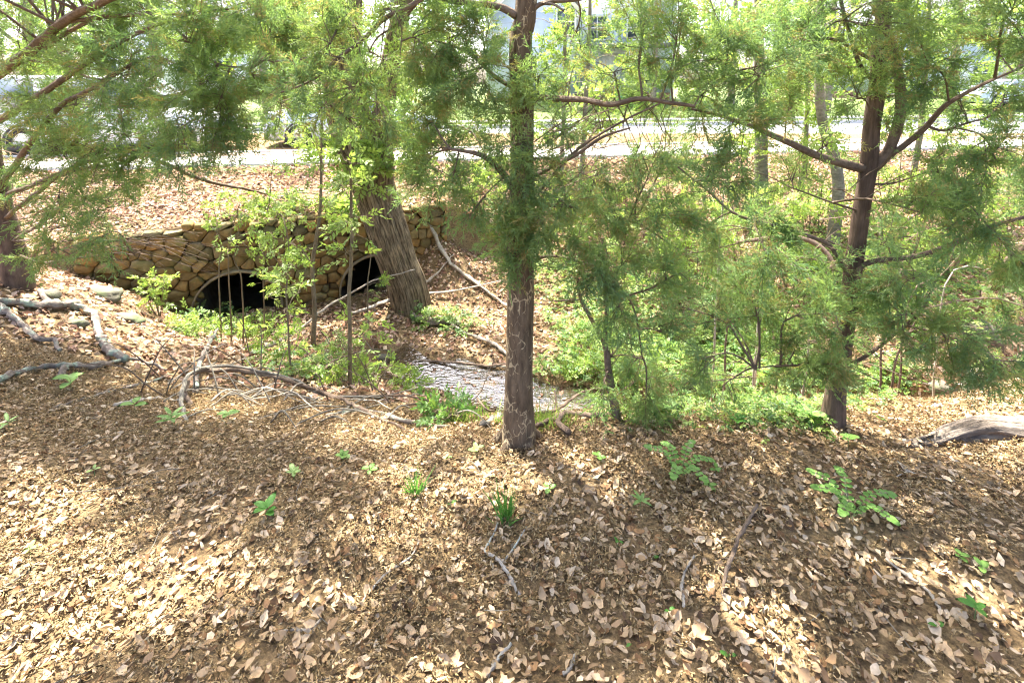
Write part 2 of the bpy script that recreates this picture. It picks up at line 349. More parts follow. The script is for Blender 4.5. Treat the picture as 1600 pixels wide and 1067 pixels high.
# ------------------------------------------------------------------ street beyond the bank
def street_strip(name, d0, d1, z, mat, x0=-40, x1=40, kerb=0.0, n=40, zf=None):
    xs_ = np.linspace(x0, x1, n); V = []; Fs = []
    for x in xs_: V += [(x, walk_y(x) + d0, z - kerb), (x, walk_y(x) + d0, z), (x, walk_y(x) + d1, z), (x, walk_y(x) + d1, z - kerb)]
    for k in range(n - 1):
        a = k * 4
        for q in ((0, 1), (1, 2), (2, 3)): Fs.append((a + q[0], a + q[1], a + 4 + q[1], a + 4 + q[0]))
    V = np.array(V)
    if zf is not None: V[:, 2] += zf(V[:, 0], V[:, 1])
    o = link(name, mesh_np(name, V, np.array(Fs)[:, ::-1], mat, shade=False)); o['kind'] = 'structure'; return o
def m_ground(name, c0, c1, s=12, b=.3):
    m, nt, out = new_mat(name); v = coords(nt); n1 = noise_t(nt, v, s, 8, .7); n0 = noise_t(nt, v, .7, 3)
    c = mix(nt, ramp(nt, n1, [(.3, c0), (.7, c1)]), ramp(nt, n0, [(.3, (.8, .8, .8)), (.7, (1.1, 1.1, 1.1))]), 1.0, 'MULTIPLY')
    principled(nt, out, c, .9, bump_t(nt, n1, b, .01), .2); return m
M['concrete'] = m_ground('pale_concrete', (.42, .39, .35), (.56, .53, .49), 25)
M['asphalt'] = m_ground('worn_asphalt', (.2, .2, .2), (.3, .3, .3), 60)
M['lawn'] = m_ground('lawn_grass', (.07, .11, .03), (.16, .2, .06), 30, .8)
M['verge'] = m_ground('littered_verge', (.14, .1, .07), (.3, .23, .17), 30, .8)
def rise(x, y): d = y - walk_y(x); return .55 * smooth(11, 17, d)
street_strip('pavement', 0, 1.25, .02, M['concrete'], kerb=.1)
street_strip('verge', 1.25, 1.95, .005, M['verge'], kerb=.1)
street_strip('kerb', 1.95, 2.1, .03, M['concrete'], kerb=.2)
street_strip('road', 2.1, 8.6, -.09, M['asphalt'])
street_strip('kerb', 8.6, 8.78, .035, M['concrete'], kerb=.2)
street_strip('verge', 8.78, 9.9, .02, M['lawn'])
street_strip('pavement', 9.9, 11.1, .045, M['concrete'], kerb=.1)
# lawn climbing to the houses, one sheet out to the horizon
xs2 = np.unique(np.concatenate([np.linspace(-250, -40, 12), np.linspace(-40, 40, 60), np.linspace(40, 250, 12)]))
ds = np.unique(np.concatenate([np.linspace(11.1, 20, 20), np.linspace(20, 60, 12), np.linspace(60, 320, 10)]))
Xg, Dg = np.meshgrid(xs2, ds, indexing='ij'); Yg = walk_y(np.clip(Xg, -40, 40)) + Dg
Vg = np.stack([Xg, Yg, .03 + .55 * smooth(11, 17, Dg)], -1).reshape(-1, 3); n_, m_ = len(xs2), len(ds)
i, j = np.meshgrid(np.arange(n_ - 1), np.arange(m_ - 1), indexing='ij')
o = link('lawn', mesh_np('lawn', Vg, np.stack([i * m_ + j, (i + 1) * m_ + j, (i + 1) * m_ + j + 1, i * m_ + j + 1], -1).reshape(-1, 4), M['lawn'])); o['kind'] = 'structure'
# ground behind and beside the camera, far out
Vb = []
for x in (-250, -25, 25, 250):
    for y in (-250, -5.5): Vb.append((x, y, .1))
Vb += [(-250, 26, .0), (-25.5, 8, -.1), (25.5, 14, -.1), (250, 26, -.0)]
o = link('terrain', mesh_np('terrain', np.array(Vb, float), np.array([(0, 2, 3, 1), (2, 4, 5, 3), (4, 6, 7, 5), (1, 3, 9, 8), (5, 7, 11, 10)]), M['soil'])); o['kind'] = 'structure'

# ------------------------------------------------------------------ stone headwall with two culverts
m, nt, out = new_mat('ochre_rubble'); oi = nt.nodes.new('ShaderNodeObjectInfo'); v = coords(nt)
c = ramp(nt, oi.outputs['Random'], [(0, (.12, .085, .04)), (.2, (.27, .19, .08)), (.4, (.17, .135, .065)), (.6, (.3, .19, .07)), (.8, (.13, .115, .065)), (1, (.28, .23, .12))])
n1 = noise_t(nt, v, 11, 8, .7); n2 = noise_t(nt, v, 3.5, 4)
c = mix(nt, c, ramp(nt, n1, [(.3, (.55, .55, .55)), (.7, (1.25, 1.2, 1.1))]), 1.0, 'MULTIPLY')
c = mix(nt, c, (.13, .14, .05), ramp(nt, n2, [(.5, (0, 0, 0)), (.68, (.75, .75, .75))]))
principled(nt, out, c, .9, bump_t(nt, n1, .7, .03), .15); M['stone'] = m
M['mortar_and_pipe_end'] = m_ground('dark_joint_earth_and_pipe_end', (.03, .022, .012), (.075, .055, .03), 20)
wd = (WALL_B - WALL_A); WL = float(np.linalg.norm(wd)); wd = wd / WL; wn_ = np.array([wd[1], -wd[0]])   # along the wall, and out of its face
def wall_pt(s, z, out_=0.0): q = WALL_A + wd * s + wn_ * out_; return (q[0], q[1], z)
CUL = []                                             # (s along wall, centre z, radius)
for X_, zc, r in ((-4.16, -1.80, .60), (-2.27, -1.76, .56)): CUL.append(((X_ - WALL_A[0]) / wd[0], zc, r))
wall = thing('retaining_wall', 'ochre rubble stone headwall with two round culvert mouths below the leafy bank', 'wall', (*((WALL_A + WALL_B) / 2), -2.0))
rw = random.Random(3)
seeds = []; z = -2.25
while z < WALL_TOP + .02:
    h = rw.uniform(.09, .18); s = -.3 + rw.uniform(-.2, 0)
    while s < WL + .3:
        w_ = rw.choice([.1, .14, .17, .21, .27, .4]); seeds.append((s + w_ / 2, z + h / 2 + rw.uniform(-.06, .06), h)); s += w_
    z += h
def clip(poly, nx, nz, d):                            # keep the side where nx*s + nz*z <= d
    out_ = []
    for k in range(len(poly)):
        a, b = poly[k], poly[(k + 1) % len(poly)]; fa, fb = nx * a[0] + nz * a[1] - d, nx * b[0] + nz * b[1] - d
        if fa <= 0: out_.append(a)
        if fa * fb < 0: t = fa / (fa - fb); out_.append((a[0] + (b[0] - a[0]) * t, a[1] + (b[1] - a[1]) * t))
    return out_
AN = 1.35                                             # stones lie flat: cells are wider than high
def rim_push(s, z, g=.03):
    for cs, cz, r in CUL:
        d = math.hypot(s - cs, z - cz)
        if d < r + g: k = (r + g) / max(d, 1e-6); s, z = cs + (s - cs) * k, cz + (z - cz) * k
    return s, z
n_st = 0
for k, (s0, z0, h0) in enumerate(seeds):
    if any(math.hypot(s0 - cs, z0 - cz) < r - .03 for cs, cz, r in CUL): continue
    poly = [(s0 - .5, z0 - .4), (s0 + .5, z0 - .4), (s0 + .5, z0 + .4), (s0 - .5, z0 + .4)]
    for q, (s1, z1, h1) in enumerate(seeds):
        if q == k or abs(s1 - s0) > .8 or abs(z1 - z0) > .6: continue
        nx, nz = (s1 - s0), (z1 - z0) * AN * AN; ms, mz = (s0 + s1) / 2, (z0 + z1) / 2
        poly = clip(poly, nx, nz, nx * ms + nz * mz)
        if len(poly) < 3: break
    if len(poly) < 3: continue
    poly = clip(poly, 0, 1, WALL_TOP + rw.uniform(-.02, .06)); poly = clip(poly, 0, -1, 2.35); poly = clip(poly, -1, 0, .05); poly = clip(poly, 1, 0, WL)
    if len(poly) < 3: continue
    p = np.array(poly); c0 = p.mean(0); area = .5 * abs(np.sum(p[:, 0] * np.roll(p[:, 1], -1) - p[:, 1] * np.roll(p[:, 0], -1)))
    if area < .004: continue
    zg = float(H(*np.array(wall_pt(c0[0], 0, .15))[:2]))
    if p[:, 1].max() < zg - .05: continue             # wholly under the ground
    # cut the corners a little, keep the straight edges, leave a joint
    o2 = []
    for q in range(len(p)):
        a_, b_, c_ = p[q - 1], p[q], p[(q + 1) % len(p)]; f1, f2 = rw.uniform(.05, .16), rw.uniform(.05, .16); o2 += [b_ + (a_ - b_) * f1, b_ + (c_ - b_) * f2]
    o2 = np.array(o2); kp = np.r_[True, np.linalg.norm(np.diff(o2, axis=0), axis=1) > .018]; o2 = o2[kp]; dl = np.linalg.norm(o2 - c0, axis=1, keepdims=True)
    o2 = c0 + (o2 - c0) * (1 - np.minimum(.006 / np.maximum(dl, .02), .3)); o2 += np.array([[rw.uniform(-.006, .006), rw.uniform(-.006, .006)] for _ in o2])
    if p[:, 1].max() > WALL_TOP - .04: o2[:, 1] += np.where(o2[:, 1] > c0[1], rw.uniform(-.03, .05), 0)
    pr = rw.uniform(-.02, .05); tx, tz = rw.uniform(-.35, .35), rw.uniform(-.4, .25); V = []
    for sc_, dep in ((1, -.16), (1, 0), (.84, .016)):
        for a in o2:
            q = c0 + (a - c0) * sc_
            if sc_ == 1: q = rim_push(*q)
            bow = pr + dep + (tx * (q[0] - c0[0]) + tz * (q[1] - c0[1]) if dep > -.1 else 0) + (rw.uniform(-.012, .012) if dep >= 0 else 0)
            V.append(wall_pt(q[0], q[1], bow))
    V.append(wall_pt(c0[0], c0[1], pr + .018 + rw.uniform(-.012, .018))); n = len(o2); Fs = []
    for ring in (0, 1):
        for a in range(n): b = (a + 1) % n; Fs += [(ring * n + a, ring * n + b, ring * n + n + b), (ring * n + a, ring * n + n + b, ring * n + n + a)]
    for a in range(n): Fs.append((2 * n + a, 2 * n + (a + 1) % n, 3 * n))
    V = np.array(V); Fs = np.array(Fs); ctr = V.mean(0); nr = np.cross(V[Fs[-1][1]] - V[Fs[-1][0]], V[Fs[-1][2]] - V[Fs[-1][0]])
    if nr[:2].dot(wn_) < 0: Fs = Fs[:, ::-1]
    me = mesh_np('stone', V, Fs, M['stone'], shade=False); link('stone', me, wall); n_st += 1
# earth core behind the stones: a sheet with the mouths left open
ca = Acc(); ns, nz_ = 120, 44; gs = np.linspace(0, WL, ns); gz = np.linspace(-2.4, WALL_TOP - .03, nz_); idx = {}; V = []
for a in range(ns):
    for b in range(nz_): idx[a, b] = len(V); V.append(wall_pt(gs[a], gz[b], -.06))
Fs = []
for a in range(ns - 1):
    for b in range(nz_ - 1):
        if all(math.hypot((gs[a] + gs[a + 1]) / 2 - cs, (gz[b] + gz[b + 1]) / 2 - cz) > r + .02 for cs, cz, r in CUL): Fs.append((idx[a, b], idx[a + 1, b], idx[a + 1, b + 1], idx[a, b + 1]))
link('core', mesh_np('core', np.array(V), np.array(Fs), M['mortar_and_pipe_end']), wall)
M['pipe'] = m_plain('weathered_pipe', (.17, .15, .12), .7, .3, .2, .35, 9)
M['pipe_rim'] = m_plain('pipe_rim', (.19, .15, .09), .7, .3, .0, .3, 9)
for (cs, cz, r), lab in zip(CUL, ('large round culvert pipe in the stone wall left of the leaning tree', 'culvert pipe half hidden behind the foot of the leaning tree')):
    t = thing('culvert_pipe', lab, 'culvert', wall_pt(cs, cz - r)); k = 48; nl = 60; V = []; Fs = []
    for a in range(nl + 1):
        dep = -a * .075; rr = r + .012 * math.sin(a * 2.1)
        for b in range(k): an = 2 * math.pi * b / k; V.append(wall_pt(cs + rr * math.cos(an), cz + rr * math.sin(an), .07 + dep))
    for a in range(nl):
        for b in range(k): c_ = (b + 1) % k; Fs.append((a * k + b, (a + 1) * k + b, (a + 1) * k + c_, a * k + c_))
    link('barrel', mesh_np('barrel', np.array(V), np.array(Fs), M['pipe']), t)
    V = []; Fs = []
    for rr, dep in ((r - .004, .06), (r - .004, .1), (r + .024, .1), (r + .024, .02)):
        for b in range(k): an = 2 * math.pi * b / k; V.append(wall_pt(cs + rr * math.cos(an), cz + rr * math.sin(an), dep))
    for a in range(3):
        for b in range(k): c_ = (b + 1) % k; Fs.append((a * k + b, (a + 1) * k + b, (a + 1) * k + c_, a * k + c_))
    link('rim', mesh_np('rim', np.array(V), np.array(Fs)[:, ::-1], M['pipe_rim']), t)
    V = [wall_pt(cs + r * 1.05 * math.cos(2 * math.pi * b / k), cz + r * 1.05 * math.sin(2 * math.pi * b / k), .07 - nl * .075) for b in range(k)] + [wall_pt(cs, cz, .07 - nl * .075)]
    link('dark_end_cap', mesh_np('dark_end_cap', np.array(V), np.array([(b, (b + 1) % k, k) for b in range(k)]), M['mortar_and_pipe_end']), t)  # added cap closing the pipe; its dark colour stands for the unlit depth

# ------------------------------------------------------------------ foliage templates
def sliver(acc, a, b, w, up):
    d = b - a; s = np.cross(d, up); s = s / max(np.linalg.norm(s), 1e-9) * w
    acc.add([a - s, a + s * .9 + d * .25, b], np.array([(0, 1, 2)]))
def cedar_spray(seed):
    r = np.random.default_rng(seed); acc = Acc(); n = 7; ax = np.array([1.0, 0, 0])
    ctr = np.stack([np.linspace(0, 1, n + 1), .06 * np.sin(np.linspace(0, 2.5, n + 1)) * r.uniform(-1, 1), -.12 * np.linspace(0, 1, n + 1) ** 2], 1)
    for k in range(n):
        sliver(acc, ctr[k], ctr[k + 1] + (ctr[k + 1] - ctr[k]) * .2, .02, r.normal(size=3))
        for side in (-1, 1):
            if r.random() < .12: continue
            L = (.42 - .28 * k / n) * r.uniform(.7, 1.2); d = nrm(np.array([.85, side * r.uniform(.5, 1), r.uniform(-.45, .45)])) * L; a = ctr[k] + (ctr[k + 1] - ctr[k]) * r.random()
            sliver(acc, a, a + d, .021, r.normal(size=3))
            for q in range(2):
                t = r.uniform(.25, .8); d2 = nrm(d + r.normal(size=3) * L * .6) * L * r.uniform(.3, .5); sliver(acc, a + d * t, a + d * t + d2, .022, r.normal(size=3))
    return np.concatenate(acc.V), np.concatenate(acc.F)
SPRAYS = [cedar_spray(k) for k in range(6)]
def leaf_shape(w=.42, fold=.25, curl=.15, n=2):
    """pointed oval leaf along x, length 1: two strips of quads turned into triangles"""
    xs_ = [0, .28, .62, 1]; ws = [.02, w * .48, w * .42, .0]; V = []; Fs = []
    for x, hw in zip(xs_, ws):
        zc = -curl * x * x; V += [(x, -hw, zc + fold * hw), (x, 0, zc), (x, hw, zc + fold * hw)]
    for k in range(3):
        a = k * 3
        for q in (0, 1): Fs += [(a + q, a + q + 1, a + q + 4), (a + q, a + q + 4, a + q + 3)]
    return np.array(V, float), np.array([f for f in Fs])
LEAF = leaf_shape()
LEAF4 = (np.array([(0, 0, 0), (.45, -.24, .05), (1, 0, -.1), (.45, .24, .05)], float), np.array([(0, 1, 2), (0, 2, 3)]))
def leaf_twig(seed, n=7, lf=LEAF4, size=.42):
    """a twig of n leaves, length about 1"""
    r = np.random.default_rng(seed); acc = Acc()
    for k in range(n):
        x = .15 + .75 * k / (n - 1); side = 1 if k % 2 else -1; d = np.array([[.7, side * r.uniform(.5, 1) * (1 if k < n - 1 else .1), r.uniform(-.3, .25)]])
        inst(acc, lf[0] * size * r.uniform(.75, 1.15), lf[1], frames(d, np.array([r.uniform(-.5, .5)])), np.array([[x, 0, -.1 * x * x]]))
    return np.concatenate(acc.V), np.concatenate(acc.F)
TWIGS = [leaf_twig(k) for k in range(5)]
FINE_TWIGS = [leaf_twig(k + 20, 9, LEAF4, .3) for k in range(4)]

CEDAR_COL = np.array([(.135, .235, .085), (.2, .295, .09), (.165, .265, .125), (.25, .325, .105), (.18, .275, .105), (.215, .315, .095)])
LIME_COL = np.array([(.22, .33, .07), (.28, .39, .085), (.18, .28, .065), (.32, .41, .11), (.21, .31, .08)])
MID_COL = np.array([(.11, .22, .05), (.15, .27, .055), (.08, .17, .045), (.2, .3, .07), (.13, .22, .08)])
TAN_COL = np.array([(.36, .23, .1), (.3, .16, .07), (.4, .28, .13)])
def palette(pal, n, tan=0.0, var=.2):
    c = pal[RNG.integers(0, len(pal), n)] * RNG.uniform(1 - var, 1 + var, (n, 1))
    if tan > 0: k = RNG.random(n) < tan; c[k] = TAN_COL[RNG.integers(0, 3, k.sum())]
    return c

class Tree:
    """collects the pieces of one tree: trunk and limbs are parts, twigs and foliage one part each"""
    def __init__(s, name, label, cat, base, bark, group=None):
        s.root = thing(name, label, cat, base, group); s.bark = bark; s.nodes = []; s.tw = Acc(); s.fo = Acc(); s.r = np.random.default_rng(abs(hash(label)) % 1000 if False else len(label) * 7 + int(abs(base[0]) * 100))
    def limb(s, pts, radii, name='branch', seg=8, mat=None, n=None, wobble=.012, bump=None, attach=True, k=4.0):
        p = spline(pts, n or max(8, len(pts) * 6)); p = np.vstack([p[:1], wob(p[1:], wobble, k, len(s.nodes))]) if wobble else p
        V, Fq, uv = tube(p, radii, seg, True, bump); o = link(name, mesh_np(name, V, Fq, mat or s.bark, uv), s.root)
        if attach: s.nodes.append(p)
        return o
    def twig(s, pts, r0, r1, seg=4, n=8):
        p = wob(spline(pts, n), .012, 6, len(s.tw.V)); V, Fq, uv = tube(p, [r0, r1], seg, False); s.tw.add(V, Fq, uv); return p
    def nearest(s, c):
        allp = np.concatenate(s.nodes); d = np.linalg.norm(allp - c, axis=1) + .25 * np.maximum(allp[:, 2] - c[2], -.2); return allp[int(np.argmin(d))]
    def blob(s, c, R, n, kind='cedar', size=.13, pal=CEDAR_COL, tan=.1, flat=1.0, droop=.25, subs=6, feeder=True):
        """a foliage clump of radius R round c, fed by a twig from the nearest limb"""
        r = s.r; c = np.asarray(c, float); a = s.nearest(c) if feeder else c + np.array([0, 0, -R])
        L = np.linalg.norm(c - a); mid = (a + c) / 2 + np.array([0, 0, .12 * L]) + r.normal(size=3) * .06 * L
        fp = s.twig([a, mid, c], min(.004 + .006 * L, .012), .003) if L > .05 else c[None]
        out_ = nrm((c - a)[None])[0] if L > .05 else nrm(r.normal(size=(1, 3)))[0]
        tips = c + nrm(r.normal(size=(subs, 3))) * R * r.uniform(.55, 1.35, (subs, 1)) * np.array([1, 1, flat]) + out_ * R * .25
        pos = []; dr = []
        for t in tips:
            st = fp[r.integers(max(0, len(fp) - 4), len(fp))]; q = s.twig([st, (st + t) / 2 + r.normal(size=3) * .1 * R + np.array([0, 0, .1 * R]), t], .0028, .0014, 3, 5)
            k = max(2, n // subs); f = r.uniform(.2, 1.0, k); i = f * (len(q) - 1); i0 = np.minimum(i.astype(int), len(q) - 2)
            pos.append(q[i0] + (q[i0 + 1] - q[i0]) * (i - i0)[:, None]); ax = nrm((q[-1] - q[0])[None])
            dr.append(nrm(ax * .9 + r.normal(size=(k, 3)) * .55 + np.array([0, 0, -droop])))
        pos = np.concatenate(pos); dr = np.concatenate(dr); N = len(pos)
        sz = size * r.uniform(.6, 1.25, N); Mx = frames(dr, r.uniform(0, 6.28, N)) * sz[:, None, None]; base = pal[r.integers(0, len(pal))]; K = .55 * palette(pal, N, tan) + .45 * base
        tpl = SPRAYS if kind == 'cedar' else (TWIGS if kind == 'leaf' else FINE_TWIGS); pick = r.integers(0, len(tpl), N)
        for k in range(len(tpl)):
            mk = pick == k
            if mk.any(): inst(s.fo, tpl[k][0], tpl[k][1], Mx[mk], pos[mk], K[mk])
    def finish(s, mat='cedar', crown='crown'):
        if s.tw.n: o = link('twigs', s.tw.mesh('twigs', s.bark), s.root); o['kind'] = 'stuff'
        if s.fo.n: o = link(crown, s.fo.mesh(crown, M[mat], True, False), s.root); o['kind'] = 'stuff'
        return s.root
def pp(lst, Y=None):
    return [P(a[0], a[1], a[2] if len(a) > 2 else Y) for a in lst]

# canopy foliage left out on purpose so the sun reaches chosen floor spots: (pixel on the ground, radius in metres)
GAPS = [(G(a, b), r) for a, b, r in ((130, 820, .38), (330, 840, .36), (30, 900, .32), (470, 700, .36), (640, 690, .42), (740, 720, .36), (600, 790, .26), (1190, 880, .36), (1100, 905, .25), (1500, 730, .36), (1580, 960, .3), (950, 770, .26), (1060, 790, .2), (1330, 900, .2), (700, 830, .2), (240, 1000, .22), (560, 980, .16), (880, 960, .16), (230, 745, .22), (400, 650, .3))]
SV = np.array(SUN)
def in_gap(c, R):
    for g, r in GAPS:
        d = np.asarray(c) - g; d = d - SV * d.dot(SV)
        if np.linalg.norm(d) < r + R * .7: return True
    return False
# ------------------------------------------------------------------ red cedar in the middle
base = P(810, 690, 2.6); base[2] -= .06
T = Tree('cedar_tree', 'red cedar in the middle with pale cracks across its dark bark', 'tree', base, M['bark_branch'])
def trunk_bump(seed, amp, k=9):
    def f(a, L, R):
        o = np.zeros_like(R)
        for i in range(R.shape[0]):
            for j in range(R.shape[1]): o[i, j] = mnoise.noise(Vector((math.cos(a[i, j]) * k * .25, math.sin(a[i, j]) * k * .25, L[i, j] * 1.6 + seed))) * amp + mnoise.noise(Vector((math.cos(a[i, j]) * k * .7, math.sin(a[i, j]) * k * .7, L[i, j] * 5 + seed))) * amp * .5
        return o
    return f
top = P(822, 0, 2.62)
T.limb([base, P(811, 640, 2.6), P(812, 520, 2.6), P(815, 380, 2.6), P(816, 200, 2.61), P(814, 60, 2.62), top, top + [.03, .05, 1.2], top + [0, .1, 2.6], top + [.05, .1, 3.8]],
       [.1, .072, .068, .064, .056, .048, .042, .038, .036, .032, .028, .02, .012], 'trunk', 28, M['bark_crack'], 110, .004, trunk_bump(3, .009))
for a in (.5, 1.7, 2.9, 4.0, 5.3):
    e = base + np.array([math.cos(a) * .2, math.sin(a) * .2, 0]); e[2] = float(H(e[0], e[1])) - .03; T.limb([base + [math.cos(a) * .03, math.sin(a) * .03, .17], base + [math.cos(a) * .085, math.sin(a) * .085, .085], e], [.03, .03, .012], 'root', 10, M['bark_crack'], attach=False)
br = [([(818, 150), (860, 154), (910, 157), (955, 164), (1000, 155), (1045, 163), (1085, 168)], [.019, .017, .015, .014, .011, .008]),
      ([(806, 25), (780, 12), (745, 6), (705, 2), (650, -12)], [.022, .016, .012, .008]),
      ([(826, 32), (838, 12), (860, 3), (905, -2), (960, -14)], [.014, .011, .008, .005]),
      ([(850, 5), (866, 10), (882, 19)], [.009, .007, .005]),
      ([(802, 290), (785, 268), (768, 252), (745, 240), (700, 232)], [.02, .017, .012, .006]),
      ([(806, 140), (770, 118), (735, 85), (705, 70), (670, 62)], [.013, .01, .006]),
      ([(830, 275), (868, 258), (895, 246), (940, 215), (985, 200)], [.013, .011, .008, .005]),
      ([(838, 300), (880, 255), (930, 215), (980, 185), (1030, 160)], [.009, .008, .006, .004]),
      ([(826, 330), (875, 320), (930, 330), (1000, 350), (1060, 390)], [.011, .009, .006, .004]),
      ([(826, 410), (870, 400), (930, 420), (985, 470), (1005, 560)], [.01, .008, .005, .004])]
for pts, rad in br:
    yy = np.linspace(2.6, 2.6 + RNG.uniform(-.25, .25), len(pts)); T.limb([P(a, b, y) for (a, b), y in zip(pts, yy)], rad, 'branch', 7)
# the long arching limb that comes down on the left
T.limb([top + [0, 0, .35], P(730, -60, 2.5), P(652, 5, 2.45), P(600, 30, 2.45), P(565, 65, 2.45), P(530, 90, 2.45), P(495, 120, 2.46), P(455, 140, 2.46), P(420, 150, 2.48)], [.022, .018, .015, .013, .012, .010, .008, .005, .003], 'branch', 8)
T.limb([P(530, 90, 2.45), P(505, 84, 2.42), P(470, 92, 2.4), P(430, 96, 2.4)], [.007, .006, .004], 'branch', 6)
T.limb([P(650, 8, 2.45), P(618, 40, 2.5), P(590, 58, 2.52), P(575, 80, 2.54)], [.007, .006, .003], 'branch', 6)
for a, b, c in (((516, 108), (508, 140), (512, 165)), ((560, 68), (567, 90), (585, 135)), ((606, 28), (598, 62), (592, 98)), ((618, 22), (628, 50), (626, 90))): T.limb(pp([a, b, c], 2.45), [.004, .003, .002], 'branch', 5)
# bare dead twigs fanning out to the right of the trunk
for k in range(34):
    x0, y0 = RNG.uniform(832, 870), RNG.uniform(200, 330); L = RNG.uniform(60, 240); an = RNG.uniform(-.95, -.1); Y0 = 2.6 + RNG.uniform(-.1, .2)
    q = [P(x0, y0, Y0), P(x0 + L * .5 * math.cos(an), y0 + L * .5 * math.sin(an) + RNG.uniform(-8, 8), Y0 + RNG.uniform(-.1, .1)), P(x0 + L * math.cos(an), y0 + L * math.sin(an) + RNG.uniform(-20, 20), Y0 + RNG.uniform(-.2, .2))]
    T.twig(q, .0035, .001, 4, 8)
for k in range(16):
    x0 = RNG.uniform(880, 1060); y0 = 150 + RNG.uniform(0, 12); q = [P(x0, y0, 2.6), P(x0 + RNG.uniform(-40, 40), y0 + RNG.uniform(30, 70), 2.6), P(x0 + RNG.uniform(-70, 70), y0 + RNG.uniform(60, 150), 2.65)]; T.twig(q, .003, .001, 4, 7)
blobs = [(700, 60, 62, 85), (745, 110, 60, 85), (690, 150, 60, 75), (655, 60, 45, 45), (725, 200, 52, 60), (680, 240, 48, 55), (705, 290, 38, 40), (745, 320, 42, 36), (760, 60, 40, 45), (770, 170, 36, 30), (665, 110, 45, 50), (660, 190, 40, 30), (650, 290, 30, 18),
         (800, 225, 40, 30), (822, 285, 46, 38), (800, 335, 46, 42), (825, 378, 42, 40), (818, 415, 30, 24), (822, 170, 38, 24), (800, 120, 34, 18), (832, 250, 36, 20), (790, 300, 36, 22), (850, 350, 38, 44), (792, 380, 26, 26), (840, 120, 26, 18),
         (870, 200, 42, 32), (885, 320, 52, 46), (930, 285, 40, 32), (905, 372, 45, 46), (962, 335, 48, 46), (1002, 300, 46, 44), (935, 425, 42, 42), (985, 395, 46, 46), (1042, 335, 56, 56), (1022, 255, 46, 40), (1052, 432, 44, 44), (965, 482, 42, 34), (995, 560, 36, 34), (1012, 622, 38, 44), (1060, 232, 48, 40), (950, 560, 26, 14), (1040, 520, 36, 28),
         (1002, 62, 52, 44), (1062, 92, 54, 50), (1100, 150, 56, 56), (962, 112, 36, 18), (1012, 152, 40, 26), (900, 60, 40, 14), (890, 130, 40, 18), (940, 200, 36, 18), (1060, 20, 50, 40),
         (560, 135, 46, 40), (602, 95, 42, 34), (520, 62, 52, 48), (590, 185, 36, 26), (470, 130, 42, 30), (440, 165, 36, 22), (545, 30, 46, 40), (610, 15, 36, 26), (500, 170, 30, 20), (560, 195, 26, 14)]
for x, y, r, n in blobs:
    Y0 = (2.6 if x > 640 else 2.46) + (RNG.uniform(-.24, -.06) if 785 < x < 835 else RNG.uniform(-.22, .22)); T.blob(P(x, y, Y0), r * Y0 / 800, int(n * 2.7), size=.115, subs=8, tan=.15)
for k in range(120):                                  # the rest of the crown, above the picture
    z = RNG.uniform(2.35, 5.8); rr = (6.4 - z) / 4.2 * 1.15; a = RNG.uniform(0, 6.28); d = rr * math.sqrt(RNG.random()); c = np.array([top[0] + d * math.cos(a), top[1] + d * math.sin(a), z])
    if not in_gap(c, .2): T.blob(c, RNG.uniform(.14, .26), 13, size=.2, subs=4)
T.finish()

